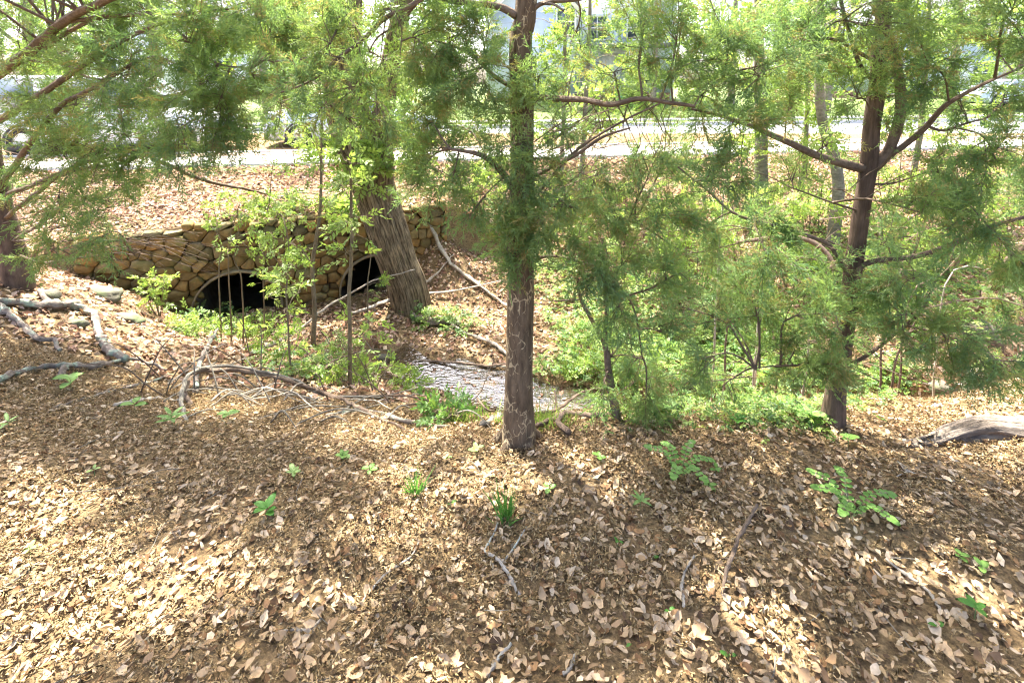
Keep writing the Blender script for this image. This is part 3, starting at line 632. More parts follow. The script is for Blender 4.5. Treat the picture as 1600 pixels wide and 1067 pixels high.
# ------------------------------------------------------------------ forked cedar on the right
base = P(1301, 667, 2.7); base[2] -= .06
T = Tree('cedar_tree', 'forked red cedar right of the stream with a sweeping limb', 'tree', base, M['bark_branch'])
fork = P(1356, 262, 2.75)
T.limb([base, P(1303, 630, 2.7), P(1312, 560, 2.7), P(1325, 480, 2.72), P(1338, 385, 2.73), P(1347, 320, 2.74), fork, P(1362, 200, 2.76), P(1372, 120, 2.8), P(1380, 20, 2.82), P(1385, -200, 2.85), P(1390, -500, 2.9)],
       [.07, .05, .046, .044, .042, .041, .04, .042, .036, .032, .028, .024, .018, .01], 'trunk', 20, M['bark_cedar'], 100, .004, trunk_bump(8, .007))
br = [([(1350, 262, 2.75), (1310, 252, 2.72), (1262, 236, 2.68), (1215, 214, 2.62), (1165, 193, 2.58), (1120, 180, 2.54), (1080, 172, 2.5)], [.026, .023, .02, .017, .013, .009, .006]),
      ([(1358, 268, 2.75), (1385, 245, 2.73), (1400, 205, 2.72), (1407, 150, 2.72), (1398, 80, 2.72), (1382, 10, 2.74), (1375, -120, 2.76)], [.03, .027, .025, .023, .022, .02, .014]),
      ([(1388, 243, 2.73), (1420, 222, 2.68), (1450, 198, 2.62), (1480, 165, 2.55), (1530, 135, 2.5), (1590, 110, 2.45)], [.017, .016, .014, .011, .008, .005]),
      ([(1450, 198, 2.62), (1475, 205, 2.58), (1510, 195, 2.55), (1545, 185, 2.5)], [.008, .007, .005, .003]),
      ([(1340, 330, 2.73), (1290, 312, 2.7), (1230, 290, 2.66)], [.007, .005, .003]),
      ([(1352, 288, 2.75), (1395, 285, 2.7), (1440, 270, 2.66)], [.007, .005, .003]),
      ([(1325, 470, 2.72), (1345, 418, 2.68), (1430, 402, 2.6), (1500, 378, 2.52), (1560, 350, 2.46), (1640, 330, 2.4)], [.012, .014, .014, .012, .010, .007]),
      ([(1312, 575, 2.7), (1350, 555, 2.66), (1400, 520, 2.6), (1440, 480, 2.55), (1470, 430, 2.5)], [.012, .01, .008, .005]),
      ([(1306, 600, 2.7), (1270, 580, 2.65), (1230, 570, 2.6), (1180, 575, 2.56)], [.009, .007, .005, .003]),
      ([(1330, 440, 2.72), (1290, 380, 2.7), (1210, 355, 2.65), (1150, 335, 2.6), (1110, 300, 2.56), (1060, 260, 2.52)], [.012, .012, .01, .008, .006, .004]),
      ([(1370, 130, 2.79), (1340, 95, 2.75), (1325, 40, 2.7), (1310, -20, 2.68)], [.013, .012, .01, .008]),
      ([(1400, 70, 2.72), (1380, 40, 2.72), (1415, 10, 2.7), (1440, -30, 2.68)], [.01, .009, .008, .006]),
      ([(1374, 100, 2.8), (1290, 60, 2.72), (1210, 95, 2.62), (1130, 120, 2.56)], [.011, .009, .006, .003])]
for pts, rad in br: T.limb(pp(pts), rad, 'branch', 7)
for k in range(75):                                   # bare dead twigs inside the lower crown
    x0, y0 = RNG.uniform(1150, 1480), RNG.uniform(290, 600); L = RNG.uniform(50, 200); an = RNG.choice([0, math.pi]) + RNG.uniform(-.7, .7); Y0 = 2.75 + RNG.uniform(-.2, .5)
    T.twig([P(x0, y0, Y0), P(x0 + L * .5 * math.cos(an), y0 + L * .5 * math.sin(an) - RNG.uniform(-8, 12), Y0), P(x0 + L * math.cos(an), y0 + L * math.sin(an), Y0 + RNG.uniform(-.2, .2))], .0035, .0012, 4, 8)
blobs = [(1130, 60, 68, 70), (1190, 120, 66, 62), (1250, 60, 60, 56), (1160, 205, 58, 50), (1240, 165, 50, 40), (1120, 290, 56, 52), (1180, 345, 54, 50), (1100, 372, 56, 54), (1235, 280, 42, 26), (1150, 432, 50, 50), (1250, 500, 58, 66), (1302, 490, 48, 50), (1215, 552, 50, 46), (1345, 470, 40, 32), (1270, 572, 42, 40), (1318, 560, 36, 30),
         (1400, 492, 58, 62), (1480, 532, 58, 60), (1425, 440, 50, 44), (1450, 100, 76, 80), (1530, 60, 84, 90), (1500, 172, 66, 62), (1570, 152, 66, 66), (1560, 252, 76, 80), (1480, 272, 60, 56), (1530, 335, 66, 66), (1440, 332, 42, 32), (1580, 402, 60, 60), (1545, 560, 58, 60), (1585, 585, 42, 36), (1425, 40, 60, 60), (1350, 40, 52, 46), (1330, 150, 50, 42), (1385, 200, 26, 14),
         (1090, 562, 36, 28), (1132, 602, 32, 24), (1300, 20, 50, 44), (1290, 120, 44, 34), (1200, 30, 56, 50), (1120, 480, 36, 30), (1060, 480, 40, 28), (1180, 480, 46, 44), (1600, 480, 60, 46), (1640, 100, 90, 70), (1650, 300, 90, 70), (1200, 410, 44, 38), (1380, 380, 36, 20), (1350, 520, 32, 20), (1290, 425, 40, 24), (1580, 20, 80, 70), (1350, 250, 26, 10), (1290, 230, 24, 8)]
for x, y, r, n in blobs:
    Y0 = 2.6 + RNG.uniform(-.35, .3) - (.15 if x > 1420 else 0); T.blob(P(x, y, Y0), r * Y0 / 800, int(n * 2.8), size=.115, tan=.15, subs=8)
for k in range(110):
    z = RNG.uniform(2.4, 6.0); rr = (6.8 - z) / 4.4 * 1.4; a = RNG.uniform(0, 6.28); d = rr * math.sqrt(RNG.random()); c = np.array([1.95 + d * math.cos(a), 2.8 + d * math.sin(a), z])
    if not in_gap(c, .2): T.blob(c, RNG.uniform(.16, .3), 13, size=.21, subs=4)
T.finish()

# ------------------------------------------------------------------ cedar at the left edge
base = G(28, 446); base[2] -= .06; BY = base[1]
T = Tree('cedar_tree', 'spreading cedar at the left edge with low bare limbs', 'tree', base, M['bark_branch'])
T.limb([base, P(26, 425, BY), P(12, 360, BY), P(-12, 250, BY), P(-30, 100, BY), P(-40, -60, BY), P(-40, -400, BY + .1)], [.13, .09, .078, .07, .062, .05, .035, .02], 'trunk', 20, M['bark_cedar'], 90, .006, trunk_bump(14, .012))
br = [([(-25, 130, 4.7), (40, 85, 4.3), (100, 35, 3.9), (150, 8, 3.6), (230, -20, 3.3)], [.05, .045, .036, .03, .02]),
      ([(100, 35, 3.9), (180, 25, 3.7), (270, 22, 3.5), (360, 15, 3.35)], [.016, .014, .01, .006]),
      ([(-20, 200, 4.7), (60, 150, 4.2), (120, 110, 3.9), (200, 60, 3.6), (300, 20, 3.4)], [.035, .03, .024, .018, .01]),
      ([(-5, 300, 4.75), (80, 180, 4.2), (140, 140, 3.9), (230, 90, 3.6), (290, 105, 3.4)], [.03, .026, .02, .014, .006]),
      ([(0, 310, 4.75), (60, 285, 4.5), (110, 265, 4.3), (160, 245, 4.1), (210, 230, 3.9)], [.026, .022, .018, .012, .007]),
      ([(10, 340, 4.75), (60, 300, 4.4), (110, 268, 4.2), (190, 255, 4.0), (260, 215, 3.8), (300, 190, 3.7)], [.022, .018, .014, .01, .006]),
      ([(15, 380, 4.78), (90, 330, 4.5), (140, 270, 4.3), (200, 205, 4.1)], [.016, .014, .01, .005]),
      ([(70, 75, 4.2), (150, 30, 3.8), (250, 30, 3.5), (330, 95, 3.3), (390, 110, 3.2)], [.02, .016, .012, .008, .005]),
      ([(30, 92, 4.4), (95, 100, 4.0), (160, 125, 3.8), (230, 85, 3.6)], [.014, .012, .008, .004]),
      ([(20, 395, 4.8), (70, 410, 4.6), (130, 402, 4.4), (180, 395, 4.3), (210, 398, 4.2)], [.014, .012, .008, .004])]
for pts, rad in br: T.limb(pp(pts), rad, 'branch', 7)
for k in range(70):                                   # bare grey twigs under the crown
    x0, y0 = RNG.uniform(0, 130), RNG.uniform(200, 390); Y0 = 4.6 - x0 * .002; L = RNG.uniform(70, 230); an = RNG.uniform(-.75, .35)
    T.twig([P(x0, y0, Y0), P(x0 + L * .5 * math.cos(an), y0 + L * .5 * math.sin(an) - 8, Y0 - .15), P(x0 + L * math.cos(an), y0 + L * math.sin(an) + RNG.uniform(-10, 25), Y0 - RNG.uniform(0, .4))], .005, .0015, 4, 8)
for k in range(26):
    x0, y0 = RNG.uniform(90, 200), RNG.uniform(365, 400); L = RNG.uniform(60, 190); an = RNG.uniform(-.2, .35)
    T.twig([P(x0, y0, 4.6), P(x0 + L * .5 * math.cos(an), y0 + L * .5 * math.sin(an) - 6, 4.5), P(x0 + L * math.cos(an), y0 + L * math.sin(an) + RNG.uniform(-5, 15), 4.4)], .0045, .0015, 4, 8)
blobs = [(30, 40, 80), (100, 80, 80), (30, 135, 80), (120, 165, 80), (205, 60, 80), (285, 62, 78), (232, 150, 76), (322, 132, 66), (352, 72, 76), (422, 52, 66), (484, 40, 60), (402, 132, 60), (62, 225, 78), (152, 240, 74), (242, 205, 62), (302, 182, 58), (382, 172, 48), (20, 305, 70), (92, 335, 56), (152, 372, 50), (62, 392, 40), (442, 105, 50), (500, 105, 40),
         (130, 20, 80), (60, 180, 80), (180, 200, 76), (270, 110, 76), (200, 120, 76), (330, 20, 76), (400, 10, 70), (180, 290, 46), (290, 225, 44), (340, 215, 40), (110, 280, 60), (40, 60, 80), (100, 235, 76), (230, 20, 80), (130, 320, 40), (370, 120, 60), (300, 30, 70), (60, 110, 76), (160, 110, 76), (340, 170, 46), (210, 250, 40), (460, 70, 50)]
for x, y, r in blobs:
    Y0 = 4.5 - min(x, 330) * .0036 + RNG.uniform(-.3, .3); R = r * Y0 / 800; T.blob(P(x, y, Y0), R, int((72 + 200 * R) * (.8 if y > 250 else 1)), size=.155, tan=.14, subs=8)
for k in range(130):
    z = RNG.uniform(2.6, 6.4); rr = (7.2 - z) / 4.5 * 2.1; a = RNG.uniform(0, 6.28); d = rr * math.sqrt(RNG.random()); c = np.array([-4.0 + d * math.cos(a), 4.2 + d * math.sin(a), z])
    if not in_gap(c, .25): T.blob(c, RNG.uniform(.2, .36), 13, size=.26, subs=4)
T.finish()

# ------------------------------------------------------------------ leaning tree in front of the wall
def furrow(seed, amp, kf):
    def f(a, L, R):
        o = np.zeros_like(R)
        for i in range(R.shape[0]):
            for j in range(R.shape[1]):
                v = Vector((math.cos(a[i, j]) * kf, math.sin(a[i, j]) * kf, L[i, j] * .9 + seed)); n = mnoise.noise(v); o[i, j] = amp * (1 - abs(n) * 3.2) + amp * .8 * mnoise.noise(v * 2.3)
        return o
    return f
bl = P(644, 470, 7.55); bl[2] = float(H(bl[0], bl[1])) - .15
T = Tree('leaning_tree', 'big furrowed tree leaning left over the second culvert mouth', 'tree', bl, M['bark_big'])
T.limb([bl, P(636, 446, 7.56), P(620, 404, 7.58), P(603, 352, 7.6), P(586, 300, 7.65), P(566, 245, 7.7), P(549, 195, 7.75), P(538, 130, 7.85), P(536, -20, 8.0), P(560, -250, 8.2), P(575, -520, 8.4)],
       [.29, .275, .295, .31, .305, .28, .26, .235, .21, .18, .14, .09], 'trunk', 72, M['bark_big'], 150, .0, furrow(2, .022, 5.0))
T.limb([P(604, 345, 7.6), P(600, 290, 7.5), P(597, 230, 7.5), P(600, 170, 7.55), P(612, 90, 7.6), P(640, -40, 7.7), P(690, -250, 7.9)], [.16, .15, .14, .13, .11, .09, .05], 'branch', 32, M['bark_big'], 60, .02, furrow(5, .012, 3.5))
for pts, rad in [([(553, 120, 7.85), (500, 60, 8.0), (440, 0, 8.2), (380, -80, 8.4)], [.08, .06, .05, .03]), ([(550, 0, 8.0), (600, -60, 8.4), (680, -160, 8.8)], [.08, .06, .03]), ([(556, -200, 8.2), (480, -260, 7.6), (400, -330, 6.9)], [.08, .06, .03]), ([(560, -260, 8.2), (640, -330, 7.4), (760, -420, 6.4)], [.07, .05, .02]),
                 ([(560, -300, 8.2), (600, -420, 7.0), (640, -560, 5.6)], [.07, .05, .02])]: T.limb(pp(pts), rad, 'branch', 10, n=20, wobble=.05, k=1.5)
lime = [(470, 40, 60), (530, 110, 50), (560, 40, 55), (600, 100, 45), (640, 60, 40), (500, 160, 40), (585, 160, 34), (560, 215, 30), (620, 195, 34), (645, 150, 36), (480, 100, 45), (640, 235, 30), (545, 285, 22), (580, 285, 24), (610, 265, 20), (430, 60, 50), (400, 20, 50), (660, 30, 40), (530, 20, 50), (690, 100, 40), (615, 130, 40), (575, 240, 24), (560, 320, 16), (520, 240, 26), (700, 20, 50), (360, 90, 40), (600, 215, 26)]
for x, y, r in lime: T.blob(P(x, y, 7.3 + RNG.uniform(-.4, .7)), r * 7.5 / 800, 26, 'leaf', .26, LIME_COL, 0, .7, .15, 5)
for k in range(75):
    z = RNG.uniform(4.2, 8.5); a = RNG.uniform(0, 6.28); d = 3.2 * math.sqrt(RNG.random()); T.blob(np.array([-2.3 + d * math.cos(a), 7.4 + d * math.sin(a), z]), RNG.uniform(.35, .6), 24, 'leaf', .36, LIME_COL, 0, .6, .15, 5)
T.finish('green')

# ------------------------------------------------------------------ saplings and bushes round the gully
def sapling(name, label, pts, rad, leaves, bark='bark_sap', pal=LIME_COL, size=.14, per=9, cat='sapling', group=None, kind='leaf', side=None):
    """pts: world points from the ground up; leaves: list of (point, radius)"""
    T = Tree(name, label, cat, pts[0], M[bark], group); T.limb(pts, rad, 'stem', 8, wobble=.012)
    for s in side or []: T.limb(s, [rad[-1] * .9 + .001, .002], 'branch', 5, wobble=.01)
    for c, R in leaves: T.blob(c, R, per, kind, size, pal, 0, .55, .1, 4)
    return T.finish('green', 'foliage')
def up(px, py, *more):                                # a stem rooted on the ground at one pixel, rising straight through others
    g = G(px, py); q = [g - np.array([0, 0, .05])]
    for m_ in more: q.append(P(m_[0], m_[1], g[1] + (m_[2] if len(m_) > 2 else 0)))
    return q, g[1]
s, y = up(490, 540, (491, 470), (488, 415), (498, 350), (502, 280), (503, 200), (500, 120))
sapling('sapling', 'pale sapling with a kinked stem between the two culvert mouths', s, [.036, .03, .028, .022, .018, .015, .01], [(P(a, b, y + RNG.uniform(-.4, .4)), .22) for a, b in ((470, 395), (455, 380), (520, 360), (480, 335), (445, 345), (525, 330), (460, 300), (540, 300), (500, 260), (475, 430), (520, 210), (470, 250), (500, 190))],
        side=[pp([(488, 415), (470, 385), (462, 350)], y), pp([(495, 360), (520, 375), (545, 392)], y)])
s, y = up(546, 602, (546, 520), (547, 440), (549, 360), (548, 280), (546, 200), (548, 110))
sapling('sapling', 'straight slim sapling rising in front of the second culvert mouth', s, [.022, .02, .018, .016, .013, .01, .007], [(P(a, b, y + RNG.uniform(-.3, .3)), .16) for a, b in ((555, 365), (535, 350), (560, 340), (540, 395), (560, 500), (570, 525), (535, 250), (555, 200), (560, 290), (550, 150), (530, 290))])
for (bx, by, more, lab, lv) in [
        (345, 530, [(343, 470), (342, 420), (345, 380), (335, 330)], 'thin bare stem crossing the left side of the large culvert mouth', [(340, 365), (330, 345)]),
        (362, 535, [(360, 470), (357, 420), (360, 370), (372, 330)], 'thin bare stem crossing the middle of the large culvert mouth', [(375, 350), (385, 335), (355, 390)]),
        (380, 538, [(380, 480), (376, 430), (366, 405), (372, 370), (380, 320)], 'crooked thin stem at the right side of the large culvert mouth', [(395, 345), (402, 365), (385, 385)]),
        (412, 545, [(412, 480), (411, 420), (415, 360), (422, 300), (428, 250)], 'slender leafy sapling just right of the large culvert mouth', [(405, 380), (425, 370), (430, 395), (440, 420), (420, 440), (400, 325), (440, 320), (425, 465), (435, 270)]),
        (455, 590, [(452, 530), (448, 460), (452, 400), (445, 340)], 'leafy shoot in front of the wall between the culverts', [(450, 430), (435, 410), (465, 420), (440, 450), (460, 380), (430, 340), (470, 455), (445, 490)]),
        (576, 520, [(574, 470), (577, 420), (583, 370), (592, 320)], 'thin stem rising before the second culvert mouth', [(592, 440), (585, 460)])]:
    s, y = up(bx, by, *more)
    sapling('shrub_stem', lab, s, [.011, .009, .008, .006, .004], [(P(a, b, y + RNG.uniform(-.25, .25)), .15) for a, b in lv], per=7, size=.13)
# leafy bushes: (px, py, height px, width px, label, palette)
BUSH = [(250, 498, 78, 44, 'bright green bush at the left foot of the culvert wall', LIME_COL), (300, 525, 20, 60, 'low leafy shrub below the large culvert mouth, left part', LIME_COL), (400, 528, 26, 60, 'leafy shrub in the bottom of the large culvert mouth', LIME_COL),
        (440, 560, 55, 60, 'green bush on the near bank below the kinked sapling', LIME_COL), (520, 590, 50, 80, 'green bush spreading by the head of the stream', LIME_COL), (585, 610, 45, 80, 'low bright bush overhanging the near edge of the stream', LIME_COL), (650, 612, 26, 50, 'small bright plant in the stream edge left of the cedar trunk', LIME_COL), (700, 665, 26, 70, 'pale green weeds on the bank edge left of the cedar trunk', MID_COL),
        (710, 345, 60, 90, 'bright lime bush growing over the right end of the stone wall', LIME_COL), (375, 350, 45, 90, 'leafy bush trailing over the wall top above the large culvert', LIME_COL), (440, 345, 40, 60, 'leafy bush on the wall top right of the large culvert', LIME_COL), (515, 345, 30, 40, 'small bush on the wall top beside the leaning tree', LIME_COL),
        (620, 410, 20, 26, 'tiny green sprig at the foot of the leaning tree', LIME_COL), (1130, 500, 62, 70, 'dark glossy bush in a hollow of the far bank', MID_COL), (1380, 380, 50, 60, 'broad leaved evergreen shrub behind the forked cedar trunk', MID_COL),
        (1150, 345, 60, 80, 'bright bush on the far bank below the road, left of the thin trunks', LIME_COL), (1235, 340, 70, 80, 'bright bush on the far bank between the thin trunks', LIME_COL), (1440, 330, 60, 90, 'bright bush near the road at the right', LIME_COL), (1060, 330, 50, 80, 'bright bush by the roadside right of the middle cedar', LIME_COL), (960, 330, 40, 60, 'small pale bush by the roadside behind the bare twigs', LIME_COL), (640, 260, 40, 60, 'lime shrub on the road bank right of the leaning tree', LIME_COL), (1530, 350, 70, 100, 'lime bush at the right edge beyond the gully', LIME_COL), (462, 262, 70, 70, 'leafy roadside bush in front of the grey blue car', LIME_COL), (505, 268, 60, 60, 'roadside bush left of the leaning tree top', LIME_COL), (860, 310, 34, 50, 'low shrub on the bank just right of the middle trunk', LIME_COL)]
for (x, y0, h, w, lab, pal) in BUSH:
    g = G(x, y0); Y0 = g[1]; k_ = Y0 / 800; T = Tree('bush', lab, 'bush', g, M['bark_sap'])
    for q in range(4):
        t = np.array([g[0] + RNG.uniform(-.5, .5) * w * k_, Y0 + RNG.uniform(-.3, .3) * w * k_, g[2] + h * k_ * RNG.uniform(.6, 1)]); T.limb([g - [0, 0, .04], (g + t) / 2 + RNG.normal(size=3) * .03, t], [.008, .006, .003], 'stem', 5, wobble=.01)
    for q in range(11):
        a = RNG.uniform(0, 6.28); d = math.sqrt(RNG.random()) * .5 * w * k_; c = g + np.array([d * math.cos(a), d * math.sin(a), h * k_ * RNG.uniform(.25, 1.0)])
        c[2] = max(c[2], float(H(c[0], c[1])) + .06); T.blob(c, .13 * w * k_ + .03, 11, 'leaf', .105 if Y0 < 6 else .14, pal, 0, .6, .1, 4)
    T.finish('green', 'foliage')
# thicket of fine leaved undergrowth from the stream to the right edge
for (x, y0, h, w, lab) in [(1010, 470, 130, 90, 'fine leaved undergrowth shrub just past the bend of the stream'), (1090, 460, 150, 90, 'airy light green shrub in front of the dark glossy bush'), (1170, 470, 160, 90, 'airy light green shrub below the sweeping cedar limb'), (1240, 455, 150, 90, 'bright shrub left of the forked cedar trunk in the thicket'), (1400, 450, 150, 100, 'bright shrub right of the forked cedar trunk in the thicket'), (1480, 440, 160, 100, 'pale green shrub deep in the right hand thicket'), (1570, 430, 170, 110, 'light green shrub filling the right edge of the thicket'),
                           (960, 380, 110, 80, 'yellow green shrub halfway up the far bank behind the young cedar'), (1050, 375, 130, 90, 'yellow green shrub halfway up the far bank, second from the young cedar'), (1130, 370, 150, 90, 'tall lime shrub high on the far bank left of the mossy trunk'), (1270, 365, 160, 90, 'tall lime shrub high on the far bank before the crooked trunk'), (1390, 350, 160, 100, 'tall lime shrub by the road behind the fork'), (1490, 345, 170, 100, 'tall lime shrub by the road right of the fork'), (1590, 350, 180, 110, 'tall lime shrub by the road at the right edge'), (880, 400, 90, 60, 'small lime shrub on the far bank right of the middle trunk'), (750, 330, 80, 60, 'small lime shrub on the far bank left of the middle trunk')]:
    g = G(x, y0); Y0 = g[1]; k_ = Y0 / 800; T = Tree('undergrowth_shrub', lab, 'shrub', g, M['bark_sap'])
    for q in range(6):
        t = np.array([g[0] + RNG.uniform(-.5, .5) * w * k_, Y0 + RNG.uniform(-.3, .3), g[2] + h * k_ * RNG.uniform(.6, 1.05)]); T.limb([g + RNG.normal(size=3) * [.05, .05, 0] - [0, 0, .04], (g + t) / 2 + RNG.normal(size=3) * .06, t], [.011, .008, .004], 'stem', 5, wobble=.02)
    for q in range(17):
        c = g + np.array([RNG.uniform(-.62, .62) * w * k_, RNG.uniform(-.4, .4), h * k_ * RNG.uniform(.2, 1.1)]); T.blob(c, .16 * w * k_, 12, 'fine', .2, LIME_COL, 0, .6, .1, 4)
    T.finish('green', 'foliage')
# young cedars and thin trunks beyond the stream
s, y = up(967, 660, (958, 620), (950, 570), (946, 540), (925, 500), (905, 465), (902, 430))
T = Tree('young_cedar', 'young cedar with a thin crooked stem beside the stream', 'sapling', s[0], M['bark_branch']); T.limb(s, [.03, .027, .022, .018, .013, .01, .006], 'stem', 8)
T.limb(pp([(947, 545), (947, 480), (944, 420), (942, 380)], y), [.016, .012, .008, .005], 'branch', 6); T.limb(pp([(905, 468), (880, 470), (850, 472)], y), [.006, .004, .002], 'branch', 5); T.limb(pp([(950, 560), (975, 530), (990, 500)], y), [.007, .004, .002], 'branch', 5)
for a, b, r in ((930, 430, 26), (960, 450, 26), (975, 495, 26), (905, 430, 20), (950, 400, 26), (985, 540, 24), (1000, 590, 26), (940, 620, 12)): T.blob(P(a, b, y + RNG.uniform(-.3, .3)), r * y / 800, 22, size=.16)
T.finish()
for (bx, by, more, r0, lab) in [(1192, 350, [(1190, 300), (1190, 250), (1188, 150), (1185, 20)], .13, 'mossy grey trunk on the far bank left of the forked cedar'),
                                (1300, 395, [(1307, 340), (1310, 290), (1302, 240), (1285, 190), (1280, 60)], .10, 'slim crooked trunk on the far bank just left of the forked cedar'),
                                (1245, 350, [(1248, 300), (1258, 250), (1262, 150), (1275, 10)], .05, 'thin straight pole tree between the two far bank trunks'),
                                (1415, 330, [(1422, 290), (1430, 250), (1442, 170), (1450, 20)], .06, 'thin trunk by the road right of the forked cedar'),
                                (880, 300, [(878, 240), (882, 150), (884, 60), (886, 10)], .05, 'thin grey tree trunk by the road right of the middle cedar'),
                                (907, 310, [(910, 260), (914, 190), (918, 120), (922, 0)], .06, 'slim pale tree trunk by the road seen through the bare twigs')]:
    s, y = up(bx, by, *more); T = Tree('slender_tree', lab, 'tree', s[0], M['bark_grey']); T.limb(s + [s[-1] + [0, 0, 2.0]], [r0, r0 * .85, r0 * .75, r0 * .6, r0 * .4, r0 * .2], 'trunk', 12, n=40, wobble=.03, k=1.2)
    for q in range(11): T.blob(P(bx + RNG.uniform(-70, 70), RNG.uniform(10, 235), y + RNG.uniform(-.5, .5)), RNG.uniform(.2, .35), 20, 'leaf', .2, LIME_COL, 0, .6, .1, 5)
    for q in range(8): T.blob(s[-1] + np.array([RNG.uniform(-1.3, 1.3), RNG.uniform(-.8, .8), RNG.uniform(-1.2, 2.4)]), RNG.uniform(.25, .45), 24, 'leaf', .24, LIME_COL, 0, .6, .1, 5)
    T.finish('green')
# the bent pale trunk and low limb on the far right bank
tq = pp([(1150, 378, 6.6), (1210, 372, 6.5), (1260, 375, 6.4), (1290, 395, 6.3), (1305, 420, 6.2)]); tag(link('fallen_limb', mesh_np('fallen_limb', *tube(wob(spline(tq, 30), .02), [.02, .03, .035, .03], 10)[:2], M['bark_branch'])), 'reddish arched limb lying behind the forked cedar trunk', 'branch')

# ------------------------------------------------------------------ trees along and beyond the street
def street_tree(label, px, d, h, r, crown, pal=LIME_COL, size=.4, lean=0, name='street_tree', per=22, z0=None, n=40):
    """trunk at picture column px, at distance d beyond the near pavement edge"""
    Y0 = 10.8 + d; X0 = (px - 800) / 800 * Y0; Y0 = walk_y(X0) + d; X0 = (px - 800) / 800 * Y0; zb = float(rise(X0, Y0)); b = np.array([X0, Y0, zb - .1])
    T = Tree(name, label, 'tree', b, M['bark_grey']); t = b + np.array([lean, 0, h]); T.limb([b, b + [lean * .2, 0, h * .35], b + [lean * .5, .1, h * .65], t], [r * 1.3, r, r * .8, r * .3], 'trunk', 12, n=30, wobble=.08, k=.7)
    for q in range(6):
        f = RNG.uniform(.35, .85); a = RNG.uniform(0, 6.28); st = b + np.array([lean * f, 0, h * f]); e = st + np.array([math.cos(a) * crown * .7, math.sin(a) * crown * .7, crown * RNG.uniform(.1, .6)]); T.limb([st, (st + e) / 2 + [0, 0, .2], e], [r * .4, r * .25, r * .08], 'branch', 7, wobble=.08, k=.9)
    lo = z0 if z0 is not None else h * .35
    for q in range(n):
        a = RNG.uniform(0, 6.28); d_ = crown * math.sqrt(RNG.random()); c = b + np.array([lean * .6 + d_ * math.cos(a), d_ * math.sin(a), RNG.uniform(lo, h * 1.05)]); T.blob(c, RNG.uniform(.4, .75), per, 'leaf', size, pal, 0, .6, .1, 5)
    T.finish('green')
street_tree('lime leaved tree across the road behind the left cedar', 60, 13, 7.5, .2, 3.6, n=50, z0=1.5)
street_tree('lime leaved tree across the road behind the parked van', 250, 15, 8, .2, 3.6, n=50, z0=2.2)
street_tree('pale green tree across the road above the second car', 480, 13.5, 7, .16, 2.6, n=40, z0=2.0)
street_tree('green tree left of the house behind the middle cedar', 690, 17, 7, .16, 2.4, n=36, z0=1.0)
street_tree('lime leaved tree in front of the house right of the middle cedar', 1020, 12.6, 6.5, .12, 2.4, n=44, z0=1.1)
street_tree('green tree across the road right of the house', 1140, 13.5, 7.5, .16, 3.0, n=50, z0=1.2)
street_tree('bright tree across the road behind the forked cedar', 1290, 12.8, 7.5, .16, 3.0, n=54, z0=1.0)
street_tree('bright tree across the road at the right edge', 1480, 13, 7.5, .18, 3.4, n=54, z0=1.2)
street_tree('tall pale tree far right beyond the road', 1620, 20, 10, .22, 5, n=50, size=.5, z0=1.5)
for q, (px, d, h, lab) in enumerate([(-40, 32, 13, 'tall background tree at the far left of the skyline'), (190, 34, 13, 'tall background tree behind the lime trees at left'), (420, 36, 14, 'tall background tree over the second car'), (620, 34, 12, 'tall background tree left of the house'), (1180, 36, 13, 'tall background tree right of the house'), (1380, 34, 13, 'tall background tree behind the forked cedar'), (1600, 36, 14, 'tall background tree at the right end of the skyline')]):
    street_tree(lab, px, d, h, .3, 5.2, MID_COL, .6, name='background_tree', per=18, z0=.8, n=70)
for q, (px, d, lab) in enumerate([(955, 13.5, 'round clipped shrub on the lawn left of the green box'), (935, 13.8, 'low hedge shrub before the house wall'), (1010, 14, 'low shrub on the lawn right of the green box'), (1085, 14, 'flowering shrub by the right corner of the house')]):
    street_tree(lab, px, d, .75, .03, .55, MID_COL, .22, name='garden_shrub', per=30, z0=.1, n=10)
# unseen oak added outside the picture on the left only to shade the foreground
T = Tree('shade_oak', 'large oak standing outside the frame whose branches shade the ground', 'tree', (-3.6, .6, 0), M['bark_big'])
T.limb([(-3.6, .6, -.1), (-3.55, .7, 1.5), (-3.4, .9, 3.4), (-3.2, 1.1, 5.5), (-3, 1.3, 8)], [.3, .24, .22, .18, .08], 'trunk', 20, n=40, wobble=.03, k=1)
for e in ((-.6, 2.4, 5.2), (.6, 3.2, 6.2), (-1.4, 4.2, 6.4), (-3.4, 3.6, 6), (1.9, 2.2, 6.6)): e = np.array(e); T.limb([(-3.3, 1, 4.2), (np.array([-3.3, 1, 4.2]) + e) / 2 + [0, 0, .35], e], [.1, .07, .03], 'branch', 9, n=24, wobble=.06, k=1.5)
for k in range(110):
    c = np.array([RNG.uniform(-3.6, 2.4), RNG.uniform(1.2, 4.6), RNG.uniform(4.9, 6.6)])
    if not in_gap(c, .3): T.blob(c, RNG.uniform(.25, .45), 24, 'leaf', .3, MID_COL, 0, .5, .1, 5)
T.finish('green')

